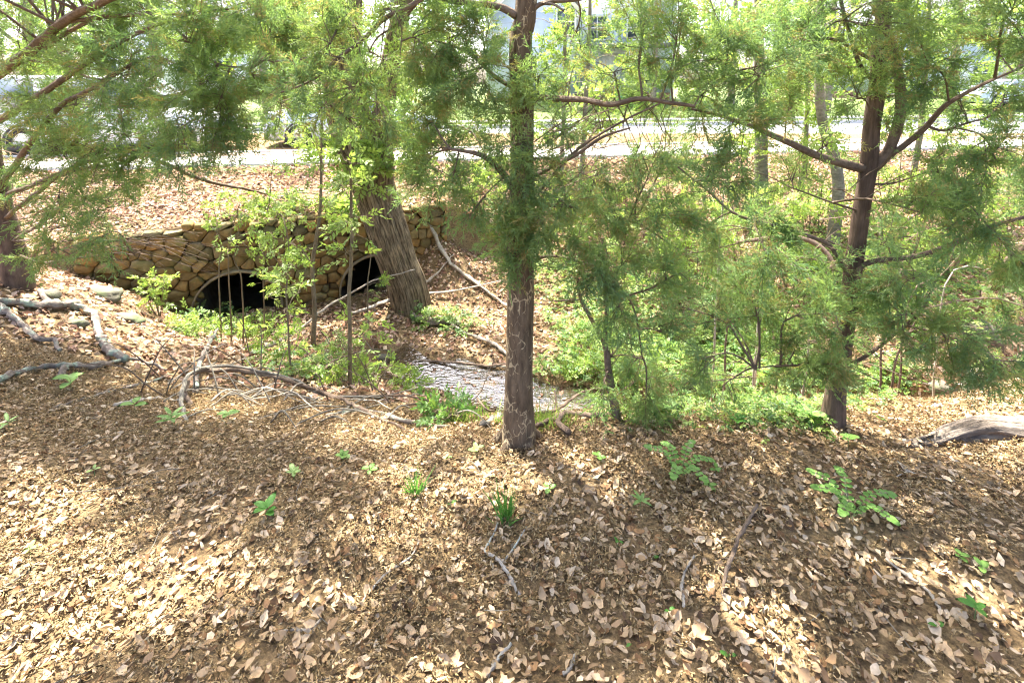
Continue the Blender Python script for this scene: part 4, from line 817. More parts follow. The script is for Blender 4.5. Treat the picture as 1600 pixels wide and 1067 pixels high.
# ------------------------------------------------------------------ leaf litter
def litter_leaf(seed, w=.5, nx=3, ny=1):
    r = np.random.default_rng(seed); xs_ = np.linspace(0, 1, nx + 2); V = []; Fs = []; curl = r.uniform(-.6, .9); fold = r.uniform(-.4, .9); tw = r.uniform(-.9, .9); pk = r.uniform(.45, .68)
    for x in xs_:
        hw = .5 * w * max(0, math.sin(math.pi * min(1, (x / pk * .5 if x < pk else .5 + (x - pk) / (1 - pk) * .5))) ** .75) * 1.0 if 0 < x < 1 else (.03 if x == 0 else w * .2)
        zc = curl * (x - .5) ** 2 * 1.6
        for y in (-1, 0, 1): V.append((x - .5, y * hw * r.uniform(.6, 1.2), zc + fold * abs(y) * hw + tw * (x - .5) * y * hw + r.uniform(-.05, .05)))
    for k in range(nx + 1):
        a = k * 3
        for q in (0, 1): Fs += [(a + q, a + q + 1, a + q + 4), (a + q, a + q + 4, a + q + 3)]
    return np.array(V, float), np.array(Fs)
LITTER = [litter_leaf(k, w, 2) for k, w in enumerate((.62, .5, .75, .42, .66, .8, .56, .48))]
MIDL = [litter_leaf(60 + k, w, 1) for k, w in enumerate((.6, .5, .75, .66))]
LOW = [(np.array([(-.5, 0, .1), (.05, -w * .5, .18 * s), (.5, 0, .05), (.05, w * .5, .12)], float), np.array([(0, 1, 2), (0, 2, 3)])) for w, s in ((.5, 1), (.65, -1), (.45, 2), (.75, 0))]
DRY = np.array([(.46, .325, .195), (.52, .385, .245), (.36, .235, .125), (.56, .435, .295), (.28, .16, .075), (.17, .095, .045), (.42, .3, .175), (.47, .33, .19), (.34, .25, .15), (.1, .062, .036)])
RED = np.array([(.34, .2, .13), (.42, .28, .2), (.25, .13, .08), (.46, .33, .25), (.18, .1, .065), (.38, .22, .14)])
def normals(x, y, e=.03):
    return nrm(np.stack([-(H(x + e, y) - H(x - e, y)) / (2 * e), -(H(x, y + e) - H(x, y - e)) / (2 * e), np.ones_like(x)], -1))
def scatter(n, y0, y1, margin=1.3, k=1.12):
    """points on the ground in the wedge the camera (or one a step aside) sees"""
    Y = np.sqrt(RNG.uniform(y0 ** 2, y1 ** 2, n)); X = RNG.uniform(-1, 1, n) * (k * Y + margin); return X, Y
def lay(acc, X, Y, tpl, size, K, tilt=.35, lift=.006, Mx_only=False):
    n = len(X); Z = H(X, Y); nr = nrm(normals(X, Y) + RNG.normal(size=(n, 3)) * tilt * np.array([1, 1, .2])); a = RNG.uniform(0, 6.28, n)
    d = np.stack([np.cos(a), np.sin(a), np.zeros(n)], -1); d = nrm(d - nr * (d * nr).sum(-1, keepdims=True)); Rm = np.stack([d, np.cross(nr, d), nr], -1)
    pos = np.stack([X, Y, Z + lift + RNG.uniform(0, .014, n)], -1)
    if Mx_only: return Rm, pos
    pk = RNG.integers(0, len(tpl), n)
    for k in range(len(tpl)):
        mk = pk == k
        if mk.any(): inst(acc, tpl[k][0], tpl[k][1], Rm[mk] * size[mk][:, None, None], pos[mk], K[mk])
def land(X, Y):                                       # not in the stream, not on the pavement, not on the wall face
    z = H(X, Y); d = Y - wall_y(X); return (z > -1.93) & (Y < walk_y(X) - .02) & ~((d > -.02) & (d < .16) & (X > -6) & (X < -1.1))
acc = Acc()
X, Y = scatter(30000, .75, 4.0); k = land(X, Y); X, Y = X[k], Y[k]; n = len(X)
sz = RNG.uniform(.014, .04, n) * (1 + .45 * (RNG.random(n) < .12)); K = palette(DRY, n); nearby = Y < 2.3
lay(acc, X[nearby], Y[nearby], LITTER, sz[nearby], K[nearby], .42, .004); lay(acc, X[~nearby], Y[~nearby], MIDL, sz[~nearby], K[~nearby], .42, .004)
X, Y = scatter(5500, .75, 3.4); n = len(X); lay(acc, X, Y, MIDL, RNG.uniform(.02, .05, n), palette(DRY[[0, 1, 3, 6, 7]], n), .35, .014)
X, Y = scatter(42000, 4.0, 8.6); k = land(X, Y); X, Y = X[k], Y[k]; n = len(X); K = palette(DRY, n); w_ = RNG.random(n) < .5; K[w_] = palette(RED, w_.sum()); lay(acc, X, Y, LOW, RNG.uniform(.04, .085, n), K, .4, .006)
X, Y = scatter(50000, 7.6, 13); k = land(X, Y) & ((Y > wall_y(X)) | (Y > 8.6)); X, Y = X[k], Y[k]; n = len(X); lay(acc, X, Y, LOW, RNG.uniform(.05, .1, n), palette(RED, n), .45, .006)
q = RNG.integers(4, 60, 170); X = bed_fine[q, 0] + RNG.normal(size=170) * .22; Y = bed_fine[q, 1] + RNG.normal(size=170) * .22; Rf, pf = lay(None, X, Y, None, None, None, .06, 0, True); pf[:, 2] = np.maximum(pf[:, 2], -1.94); inst(acc, LOW[0][0] * [1, 1, .3], LOW[0][1], Rf * RNG.uniform(.04, .08, 170)[:, None, None], pf, palette(RED, 170))
o = link('leaf_litter', acc.mesh('leaf_litter', M['dry'], True, False), ground); o['kind'] = 'stuff'
# ochre strings of fallen catkins between the leaves
def strand(seed):
    """a curly string: one zigzag strip of triangles"""
    r = np.random.default_rng(seed); n = 6; a = np.cumsum(r.normal(size=n) * .85); p = np.stack([np.cumsum(np.cos(a)), np.cumsum(np.sin(a)), np.cumsum(r.normal(size=n) * .35)], 1); p = (p - p.mean(0)) / 4; V = []
    for i in range(n): g = p[min(i + 1, n - 1)] - p[max(i - 1, 0)]; s = np.array([-g[1], g[0], r.normal() * .1]); s = s / max(np.linalg.norm(s), 1e-6) * .055; V.append(p[i] + s * (1 if i % 2 else -1))
    return np.array(V), np.array([(i, i + 1, i + 2) for i in range(n - 2)])
STR = [strand(k) for k in range(8)]
CAT = np.array([(.33, .235, .115), (.38, .275, .14), (.28, .19, .085), (.33, .215, .105), (.42, .315, .175)])
acc = Acc(); X, Y = scatter(112000, .75, 3.9)
cl = np.array([mnoise.noise(Vector((a * 2.6, b * 2.6, 3.3))) + .5 * mnoise.noise(Vector((a * 7, b * 7, 9))) for a, b in zip(X, Y)]); k = land(X, Y) & (cl + RNG.normal(size=len(X)) * .3 + np.where(X < .8, .2, 0) > -.02); X, Y = X[k], Y[k]; n = len(X)
lay(acc, X, Y, STR, RNG.uniform(.022, .05, n), palette(CAT, n, 0, .25), .3, .018)
o = link('catkin_litter', acc.mesh('catkin_litter', M['catkin'], True, False), ground); o['kind'] = 'stuff'
# the three hundred leaves that show largest, one object each
X, Y = scatter(2600, .95, 1.75, .15, 1.02); Rm, pos = lay(None, X, Y, None, None, None, .3, .017, True); u, v_ = project(pos); k = np.where((u > 5) & (u < 1595) & (v_ < 1060))[0]; sel = []
for q in k:
    if len(sel) == 300: break
    if all((X[q] - X[p]) ** 2 + (Y[q] - Y[p]) ** 2 > .042 ** 2 for p in sel): sel.append(q)
lm = [mesh_np('leaf', t[0], t[1], M['dry_single']) for t in LITTER]
for q in sel:
    o = bpy.data.objects.new('leaf', lm[int(RNG.integers(0, len(lm)))]); C.objects.link(o); sz = RNG.uniform(.022, .046)
    o.parent = ground; o.matrix_local = Matrix.Translation(Vector(pos[q])) @ Matrix([list(map(float, r_)) for r_ in Rm[q]]).to_4x4() @ Matrix.Scale(float(sz), 4)
# tiny twig bits
acc = Acc()
for x, y in zip(*scatter(420, .8, 7)):
    if not land(np.array([x]), np.array([y]))[0]: continue
    g = gnd(x, y, .012); a = RNG.uniform(0, 6.28); L = RNG.uniform(.05, .22); e = gnd(x + L * math.cos(a), y + L * math.sin(a), .014 + RNG.uniform(0, .03)); V, Fq, uv = tube(wob(spline([g, (g + e) / 2 + RNG.normal(size=3) * .01, e], 5), .01, 9), [.0028, .0014], 4, False); acc.add(V, Fq, uv)
o = link('twig_litter', acc.mesh('twig_litter', M['bark_grey']), ground); o['kind'] = 'stuff'

# ------------------------------------------------------------------ ground cover, weeds and grass nobody could count
acc = Acc(); cov = [(1000, 560, 90, 60), (1080, 590, 120, 70), (1180, 600, 120, 60), (1000, 640, 60, 30), (930, 560, 60, 60), (900, 500, 50, 50), (1250, 620, 80, 40), (1150, 520, 100, 40), (980, 480, 80, 40), (1120, 650, 120, 26), (880, 590, 40, 30), (700, 510, 60, 14), (560, 560, 40, 20), (330, 515, 70, 20), (470, 585, 60, 20), (1230, 660, 60, 18), (1330, 620, 60, 30), (1420, 400, 90, 40), (1040, 420, 90, 40), (860, 440, 40, 40), (1250, 390, 70, 40), (330, 265, 120, 10), (470, 330, 60, 14),  (1390, 600, 40, 30), (1350, 440, 110, 50), (1480, 440, 100, 50), (1230, 450, 100, 36), (1080, 440, 90, 36), (1150, 560, 120, 40), (1460, 520, 80, 30)]
pos = []; cen = []
for (x, y, rx, ry) in cov:
    for q in range(int(26 + rx * ry / 55)):
        a = RNG.uniform(0, 6.28); d = math.sqrt(RNG.random()); g = G(x + rx * d * math.cos(a), y + ry * d * math.sin(a)); pos.append(g)
pos = np.array(pos); pos = pos[land(pos[:, 0], pos[:, 1])]
rep = 4; P_ = np.repeat(pos, rep, 0) + RNG.normal(size=(len(pos) * rep, 3)) * np.array([.07, .07, 0]); P_[:, 2] = H(P_[:, 0], P_[:, 1]) + RNG.uniform(.02, .22, len(P_)) * np.clip(P_[:, 1] / 6.5, .45, 1); n = len(P_)
dr = nrm(RNG.normal(size=(n, 3)) * np.array([1, 1, .25]) + np.array([0, 0, .15])); K = palette(np.vstack([LIME_COL, MID_COL]), n); pk = RNG.integers(0, 5, n); Mx = frames(dr, RNG.uniform(-.6, .6, n)) * (RNG.uniform(.07, .15, n) * np.clip(P_[:, 1] / 6.5, .5, 1))[:, None, None]
for k in range(5): inst(acc, TWIGS[k][0], TWIGS[k][1], Mx[pk == k], P_[pk == k], K[pk == k])
for g, t in zip(P_[::3], P_[::3] + RNG.normal(size=(len(P_[::3]), 3)) * .03): V, Fq, uv = tube(np.array([[g[0], g[1], float(H(g[0], g[1])) - .01], (g + t) / 2, g]), [.002, .001], 3, False); acc.add(np.vstack([V]), np.vstack([Fq[:, [0, 1, 2]], Fq[:, [0, 2, 3]]]), None, (.12, .17, .05))
o = link('ground_cover', acc.mesh('ground_cover', M['green'], True, False)); o['kind'] = 'stuff'; o['label'] = 'light green weeds covering the banks of the stream'
BLADE = (np.array([(0, -.02, 0), (0, .02, 0), (.5, .018, .0), (.5, -.018, 0), (1, 0, -.18)], float), np.array([(0, 1, 2), (0, 2, 3), (3, 2, 4)]))
acc = Acc(); gp = []
for (x, y, rx, ry, n) in [(930, 560, 40, 40, 60), (985, 600, 40, 35, 60), (900, 600, 25, 25, 30), (1010, 560, 40, 30, 40), (820, 668, 40, 10, 26), (730, 655, 50, 14, 34), (540, 592, 30, 14, 20), (1000, 655, 40, 10, 26), (870, 665, 30, 10, 20)]:
    for q in range(n): gp.append(G(x + RNG.uniform(-rx, rx), y + RNG.uniform(-ry, ry)))
gp = np.array(gp); gp = gp[land(gp[:, 0], gp[:, 1])]; gp = np.repeat(gp, 9, 0) + RNG.normal(size=(len(gp) * 9, 3)) * np.array([.025, .025, 0]); n = len(gp)
d = nrm(RNG.normal(size=(n, 3)) * np.array([.5, .5, 0]) + np.array([0, 0, 1.0])); inst(acc, BLADE[0], BLADE[1], frames(d, RNG.uniform(0, 6.28, n)) * (RNG.uniform(.12, .32, n) * np.clip(gp[:, 1] / 6.5, .35, 1))[:, None, None], gp, palette(LIME_COL, n))
o = link('bank_grass', acc.mesh('bank_grass', M['green'], True, False)); o['kind'] = 'stuff'; o['label'] = 'long pale grass along the stream'

# ------------------------------------------------------------------ fallen branches and sticks
def knots(seed):                                      # swellings, nodes and flats along a dead branch
    def f(a, L, R):
        s_ = np.random.default_rng(seed); o = R * .12 * np.sin(L * 23 + seed) * np.sin(L * 61); o = o + R * .14 * np.sin(3 * a + L * 9 + seed)
        for q in s_.uniform(0, max(L.max(), .01), 6): o = o + R * .4 * np.exp(-((L - q) / np.maximum(R * .8, .004)) ** 2)
        return o
    return f
def stick(name, label, pix, rad, mat='bark_pale', lift=.02, forks=(), cat='branch', group=None, lifts=None, seg=8):
    ls = lifts or [lift] * len(pix); pts = [G(a[0], a[1], l) if len(a) == 2 else P(*a) for a, l in zip(pix, ls)]; p = wob(spline(pts, max(10, 6 * len(pts))), .008, 5, len(label)); p = p + RNG.normal(size=p.shape) * max(rad) * .22; V, Fq, uv = tube(p, rad, seg, True, knots(len(label))); me = mesh_np(name, V, Fq, M[mat], uv)
    if not forks: return tag(link(name, me), label, cat, group)
    t = thing(name, label, cat, pts[0], group); link('stem', me, t)
    for fp, fr in forks: q = [G(a[0], a[1], lift) if len(a) == 2 else P(*a) for a in fp]; V, Fq, uv = tube(wob(spline(q, 10), .006, 5), fr, 6); link('fork', mesh_np('fork', V, Fq, M[mat], uv), t)
    return t
stick('fallen_branch', 'thick lichen covered branch elbowing down the left bank', [(-20, 478), (40, 484), (85, 487), (110, 484), (145, 500), (155, 528), (170, 555), (195, 572)], [.03, .034, .034, .032, .03, .028, .03, .034], 'bark_lichen', .05, [(((85, 487), (72, 475), (62, 462)), [.03, .02])])
stick('fallen_branch', 'green grey branch running down below the cedar at the left edge', [(-10, 472), (15, 500), (35, 515), (60, 535), (85, 541), (95, 556)], [.02, .022, .022, .02, .018, .012], 'bark_lichen', .04)
stick('fallen_branch', 'long lichen grey branch lying level across the left bank', [(-10, 608), (20, 590), (60, 581), (110, 577), (165, 573), (215, 567), (262, 585)], [.025, .022, .02, .018, .015, .01], 'bark_lichen', .03)
stick('fallen_branch', 'bent mossy branch end with a blunt stub on the left bank', [(95, 600), (100, 584), (110, 578), (150, 578), (190, 570)], [.022, .022, .02, .018, .012], 'bark_lichen', .03)
stick('fallen_branch', 'slanting grey green stick on brown litter at left', [(80, 645), (115, 633), (160, 620), (200, 610), (235, 600), (268, 590)], [.008, .011, .012, .01, .007], 'bark_lichen', .02, [(((160, 620), (185, 608), (230, 606)), [.006, .003])])
stick('fallen_branch', 'short weathered log piece beside the two leaved seedling', [(180, 640), (215, 632), (250, 627), (280, 631)], [.012, .014, .013, .01], 'bark_pale', .02)
stick('fallen_branch', 'arched pale branch rising out of the brush pile', [(302, 640), (291, 622), (303, 612), (330, 610), (370, 608), (440, 612), (520, 632), (570, 652), (640, 680)], [.016, .017, .016, .015, .014, .012, .009, .006], 'bark_branch', .06, lifts=[.0, .08, .15, .17, .16, .12, .08, .05, .02])
stick('fallen_branch', 'second arched branch of the brush pile sloping to the right', [(290, 662), (286, 635), (300, 618), (345, 606), (400, 606), (460, 615), (500, 628), (560, 632), (660, 625), (700, 628)], [.012, .014, .014, .013, .012, .01, .008, .006, .004], 'bark_grey', .06, lifts=[.0, .1, .18, .2, .16, .12, .08, .06, .05, .03])
stick('fallen_branch', 'grey forked limb standing up from the brush pile', [(305, 620), (312, 590), (322, 575), (335, 555), (343, 541)], [.022, .02, .018, .015, .01], 'bark_lichen', .05, lifts=[.02, .1, .14, .18, .2])
stick('fallen_branch', 'low mossy bough at the right end of the brush pile', [(510, 655), (560, 648), (610, 658), (650, 668), (700, 672)], [.012, .017, .016, .013, .008], 'bark_lichen', .03)
stick('fallen_branch', 'dark forked branch leaning over the weeds by the stream head', [(455, 594, 4.6), (500, 580, 4.6), (525, 562, 4.7), (560, 550, 4.8)], [.016, .014, .011, .006], 'bark_branch', .03, [(((500, 580, 4.6), (480, 550, 4.7), (460, 538, 4.7)), [.008, .004]), (((515, 570, 4.65), (525, 600, 4.55), (535, 618, 4.5)), [.007, .004])])
stick('fallen_branch', 'long pale bough slanting up past the second culvert mouth', [(395, 560), (462, 518, 6.3), (512, 479, 6.9), (559, 452, 7.1), (586, 438, 7.15), (648, 421, 7.2)], [.02, .022, .02, .016, .012, .006], 'bark_pale', .05)
stick('fallen_branch', 'pale forked branch below the foot of the leaning tree', [(545, 500), (563, 496), (629, 469), (669, 450), (708, 407)], [.016, .026, .024, .016, .008], 'bark_pale', .08, [(((629, 469), (710, 463), (785, 445)), [.02, .008])])
stick('fallen_branch', 'straight pale pole propped down the bank right of the leaning tree', [(640, 325), (669, 368), (702, 413), (755, 458), (800, 490)], [.035, .034, .03, .024, .012], 'bark_pale', .05)
stick('fallen_branch', 'thin whitish branch dipping toward the water left of the middle trunk', [(700, 505), (726, 525), (766, 539), (800, 565)], [.012, .016, .018, .016], 'bark_pale', .04)
stick('fallen_branch', 'dark rotten log piece on the far bank above the stream', [(640, 500), (680, 508), (710, 505), (718, 512)], [.02, .05, .055, .04], 'bark_root', .04)
stick('fallen_branch', 'slim stick lying across the water left of the middle trunk', [(620, 570), (700, 573), (770, 578), (800, 577)], [.01, .014, .014, .01], 'bark_branch', .06)
stick('fallen_branch', 'second slim stick crossing the water under the first', [(705, 590), (740, 583), (795, 582)], [.01, .013, .01], 'bark_grey', .08)
stick('fallen_branch', 'brown branch with a pale broken end right of the middle trunk', [(838, 680), (862, 668), (880, 658), (920, 660), (975, 657)], [.015, .014, .012, .011, .008], 'bark_branch', .05, [(((880, 658), (872, 672), (890, 690)), [.016, .018]), (((905, 660), (930, 655), (955, 645)), [.005, .003])], )
stick('fallen_branch', 'dark twiggy branch leaning over the stream right of the trunk', [(835, 655), (870, 640, 3.0), (905, 615, 3.2), (960, 600, 3.4)], [.01, .009, .007, .004], 'bark_branch', .04, [(((870, 640, 3.0), (868, 622, 3.05), (866, 610, 3.1)), [.007, .004]), (((890, 626, 3.1), (930, 640, 3.1), (950, 648, 3.1)), [.004, .002])])
stick('fallen_branch', 'dark crossed branch against the left of the trunk base', [(620, 648), (680, 642), (740, 650), (785, 645)], [.006, .008, .009, .008], 'bark_branch', .06, [(((745, 622, 3.2), (760, 640, 3.1), (770, 655)), [.007, .006]), (((700, 650), (745, 620, 3.2), (762, 585, 3.3), (775, 560, 3.35)), [.005, .002])])
stick('fallen_branch', 'thin dark branch lying along the bank edge left of the trunk', [(560, 628), (630, 627), (700, 640), (770, 652)], [.006, .008, .008, .006], 'bark_branch', .05)
stick('fallen_branch', 'short chunky limb on the litter left of the trunk base', [(752, 672), (770, 664), (784, 655)], [.014, .018, .016], 'bark_grey', .03)
for k in range(60):
    x, y = RNG.uniform(250, 740), RNG.uniform(575, 668); L = RNG.uniform(40, 150); a = RNG.choice([-1, 1]) * RNG.uniform(.0, .6); g0 = G(x, y, .02); g1 = G(x + L * math.cos(a), min(682, y + L * .5 * math.sin(a)), .02); mid = (g0 + g1) / 2 + [0, 0, RNG.uniform(.02, .12)]; V, Fq, uv = tube(wob(spline([g0, mid, g1], 12), .02, 4, k), [.0062, .0055, .0025], 5)
    tag(link('brush_twig', mesh_np('brush_twig', V, Fq, M['bark_grey' if k % 3 else 'bark_pale'], uv)), 'thin dead twig tangled in the brush pile left of the trunk', 'twig', 'dead twigs of the brush pile')
for k in range(26):
    x, y = RNG.uniform(220, 640), RNG.uniform(560, 640); g0 = G(x, y, .01); t = g0 + np.array([RNG.uniform(-.5, .5), RNG.uniform(-.3, .3), RNG.uniform(.12, .5)]); V, Fq, uv = tube(wob(spline([g0, (g0 + t) / 2 + [0, 0, .08], t], 12), .02, 4, k), [.006, .005, .002], 5)
    tag(link('brush_twig', mesh_np('brush_twig', V, Fq, M['bark_grey' if k % 2 else 'bark_branch'], uv)), 'thin dead twig sticking up out of the brush pile', 'twig', 'upright twigs of the brush pile')
stick('stick', 'curved brown stick standing in the litter at right', [(1180, 820), (1163, 850), (1145, 880), (1134, 908), (1130, 930)], [.006, .007, .007, .007, .006], 'bark_branch', .04, lifts=[.09, .08, .06, .04, .0])
stick('stick', 'pale lichen stick forked like a Y in front of the grass tuft', [(812, 945), (797, 912), (778, 885), (757, 868), (770, 843), (778, 828)], [.005, .0055, .006, .005, .0045, .0035], 'bark_frost', .022, [(((783, 890), (800, 868), (822, 832)), [.005, .003])])
stick('stick', 'slim straight twig left of the Y shaped stick', [(567, 948), (600, 915), (640, 880), (655, 855)], [.0035, .004, .004, .003], 'bark_pale', .02)
stick('stick', 'thin bent twig left of the standing stick', [(1066, 960), (1063, 930), (1068, 905), (1082, 880)], [.005, .005, .004, .003], 'bark_pale', .025)
stick('stick', 'pale grey stick slanting down at the right foreground', [(1382, 885), (1420, 908), (1448, 935), (1470, 965)], [.004, .006, .005, .004], 'bark_pale', .018)
stick('stick', 'light forked twig on the litter below the tree root', [(1395, 725), (1418, 742), (1450, 752), (1490, 757)], [.004, .006, .004, .003], 'bark_pale', .02, [(((1418, 742), (1408, 748), (1400, 752)), [.004, .003])])
stick('stick', 'short whitish stick near the bottom left', [(423, 1000), (455, 996), (480, 990), (500, 978)], [.004, .005, .005, .003], 'bark_pale', .016)
stick('stick', 'slender stick leaning in from the left edge', [(-10, 940), (30, 912), (70, 888)], [.005, .005, .003], 'bark_grey', .02)
stick('stick', 'pale lichen stick at the bottom edge below the Y shaped stick', [(765, 1067), (778, 1045), (792, 1030), (800, 1015)], [.006, .006, .0055, .004], 'bark_frost', .018)
stick('stick', 'short pale stick stub at the bottom edge right of centre', [(880, 1067), (890, 1050), (897, 1036)], [.005, .005, .005], 'bark_pale', .02)
stick('stick', 'thin stick lying flat in the left litter shade', [(100, 777), (150, 775), (180, 772), (262, 760)], [.003, .003, .003, .002], 'bark_grey', .02)
stick('fallen_branch', 'pale dead branch on the slope left of the rocks at right', [(1440, 612), (1465, 607), (1490, 603), (1515, 612)], [.008, .011, .01, .006], 'bark_pale', .03)
stick('fallen_branch', 'bare reddish limb reaching down from the right edge', [(1610, 370, 3.4), (1575, 410, 3.5), (1550, 450, 3.6), (1530, 490)], [.03, .032, .03, .03], 'bark_cedar', .02)
stick('fallen_branch', 'long thin dead limb drooping across the leafy road bank at left', [(205, 232, 4.4), (262, 258, 5.4), (330, 285, 6.4), (390, 297, 7.4), (445, 310, 8.0)], [.014, .02, .024, .02, .012], 'bark_branch', .03)
for k, (a, b, c) in enumerate([((1140, 470), (1175, 400), (1195, 350)), ((1180, 560), (1186, 470), (1184, 420)), ((1215, 560), (1205, 500), (1212, 455)), ((1185, 500), (1160, 485), (1145, 475)), ((1400, 560), (1430, 500), (1460, 440)), ((1270, 450), (1240, 415), (1205, 408)), ((1420, 470), (1470, 430), (1510, 385)), ((1480, 440), (1540, 420), (1590, 440)), ((1390, 450), (1405, 430), (1412, 402)), ((1130, 300), (1150, 340), (1200, 352))]):
    Yk = 3.6 + .25 * (k % 4); t = [P(*a, Yk), P(*b, Yk + .05), P(*c, Yk + .1)]; g = gnd(t[0][0], t[0][1], -.02); V, Fq, uv = tube(wob(spline([g] + t, 16), .015, 4, k), [.009, .008, .006, .003], 6); tag(link('dead_stem', mesh_np('dead_stem', V, Fq, M['bark_pale' if k % 2 else 'bark_branch'], uv)), 'thin dead stem standing in the thicket under the forked cedar', 'twig', 'dead stems under the forked cedar')

# ------------------------------------------------------------------ root flare of the big tree at the right edge
T = Tree('root_flare', 'grey furrowed root of a big tree entering at the right edge', 'tree', (4.3, 2.85, -.3), M['bark_root'])
rb = furrow(7, .016, 3.5)
T.limb([G(1405, 700, -.05), G(1470, 690, .0), G(1530, 685, .04), P(1595, 678, 2.62), P(1690, 665, 2.65), (3.5, 2.75, -.1), (4.1, 2.85, .35), (4.35, 2.85, 1.0)], [.02, .05, .08, .105, .13, .18, .26, .3], 'root', 44, M['bark_root'], 70, .02, rb)
T.limb([(4.3, 2.85, -.4), (4.35, 2.85, .4), (4.4, 2.9, 1.5), (4.4, 2.9, 3.5), (4.4, 3, 6)], [.55, .42, .36, .3, .15], 'trunk', 48, M['bark_root'], 70, .02, furrow(9, .02, 4))
for k in range(40): T.blob(np.array([3.6 + RNG.uniform(-1.6, 1.4), 3 + RNG.uniform(-1.5, 1.2), RNG.uniform(4.6, 6.5)]), RNG.uniform(.3, .5), 22, 'leaf', .32, MID_COL, 0, .5, .1, 5)
T.finish('green')

# ------------------------------------------------------------------ rocks
m, nt, out = new_mat('mossy_rock'); v = coords(nt); n1 = noise_t(nt, v, 9, 8, .7); c = ramp(nt, n1, [(.3, (.06, .055, .04)), (.7, (.17, .155, .115))]); c = mix(nt, c, (.14, .17, .08), ramp(nt, noise_t(nt, v, 5, 4), [(.5, (0, 0, 0)), (.65, (.8, .8, .8))])); principled(nt, out, c, .9, bump_t(nt, n1, .7, .03), .15); M['rock'] = m
for k, (x, y, w, h, d, lab) in enumerate([(152, 462, 70, 15, .25, 'long mossy slab of rock sloping down the left bank'), (70, 466, 36, 14, .3, 'pale rock at the foot of the left cedar'), (104, 480, 34, 11, .25, 'mossy green rock under the thick lichen branch'), (112, 512, 36, 12, .3, 'flat mossy stone below the elbow of the lichen branch'), (196, 502, 46, 12, .3, 'flat grey slab near the bright bush by the wall'), (1478, 612, 46, 22, .3, 'low green grey rock in the litter at right'), (1542, 606, 52, 38, .35, 'bluish grey rock in the hollow at the right edge'), (1535, 525, 60, 36, .4, 'dark rock half buried in the right slope'), (606, 566, 40, 12, .3, 'flat wet stone at the head of the stream'), (690, 598, 26, 9, .4, 'small stone breaking the water left of the middle trunk'), (660, 582, 18, 8, .4, 'smallest stone in the upper stream'), (742, 606, 20, 8, .4, 'small stone in the water closest to the middle trunk'), (905, 628, 26, 9, .4, 'small stone in the water right of the middle trunk')]):
    g = G(x, y); k_ = g[1] / 800; r_ = np.random.default_rng(k); import_ = []; nu, nv = 12, 8; V = []
    for a in range(nv + 1):
        th = math.pi * a / nv
        for b in range(nu):
            ph = 2 * math.pi * b / nu; q = Vector((math.sin(th) * math.cos(ph), math.sin(th) * math.sin(ph), math.cos(th))); s_ = 1 + .35 * mnoise.noise(q * 1.3 + Vector((k * 3.1, 0, 0))) + .12 * mnoise.noise(q * 3.5 + Vector((k, 5, 0)))
            q = Vector([math.copysign(abs(c_) ** .75, c_) for c_ in q]) * s_; V.append((q.x * w * k_ * .5, q.y * w * k_ * .5 * d * 2, q.z * h * k_ * .62))
    V = np.array(V); tl = r_.uniform(-.15, .15) + (.45 if x < 200 and w > 90 else .1); V[:, 2] -= V[:, 0] * tl; V = V + g + np.array([0, .05, -.08 * h * k_]); Fs = [(a * nu + b, (a + 1) * nu + b, (a + 1) * nu + (b + 1) % nu, a * nu + (b + 1) % nu) for a in range(nv) for b in range(nu)]
    tag(link('rock', mesh_np('rock', V, np.array(Fs), M['rock'])), lab, 'rock')

# ------------------------------------------------------------------ seedlings in the foreground, each leaf a part
def leaf_mesh(name, w, col, fold=.25, curl=.2):
    V, Fs = leaf_shape(w, fold, curl); return mesh_np(name, V, Fs, M.setdefault('seed' + str(col), m_leaf('seedling_leaf', col, .45, .45, .35)))
BROAD, NARROW, ROUND = leaf_mesh('leaf', .6, (.19, .34, .07)), leaf_mesh('leaf', .26, (.22, .36, .1)), leaf_mesh('leaf', .85, (.2, .37, .08), .1, .1)
PALE, DEEP = leaf_mesh('leaf', .5, (.3, .42, .14)), leaf_mesh('leaf', .52, (.1, .26, .04))
def add_leaf(t, me, p, d, size, roll=0.0, name='leaf'):
    R_ = frames(np.array([d], float), np.array([roll]))[0]; o = bpy.data.objects.new(name, me); C.objects.link(o); o.parent = t; o.matrix_parent_inverse = parent_inv(t); o.matrix_basis = Matrix.Translation(Vector(p)) @ Matrix([list(map(float, r_)) for r_ in R_]).to_4x4() @ Matrix.Scale(size, 4); return o
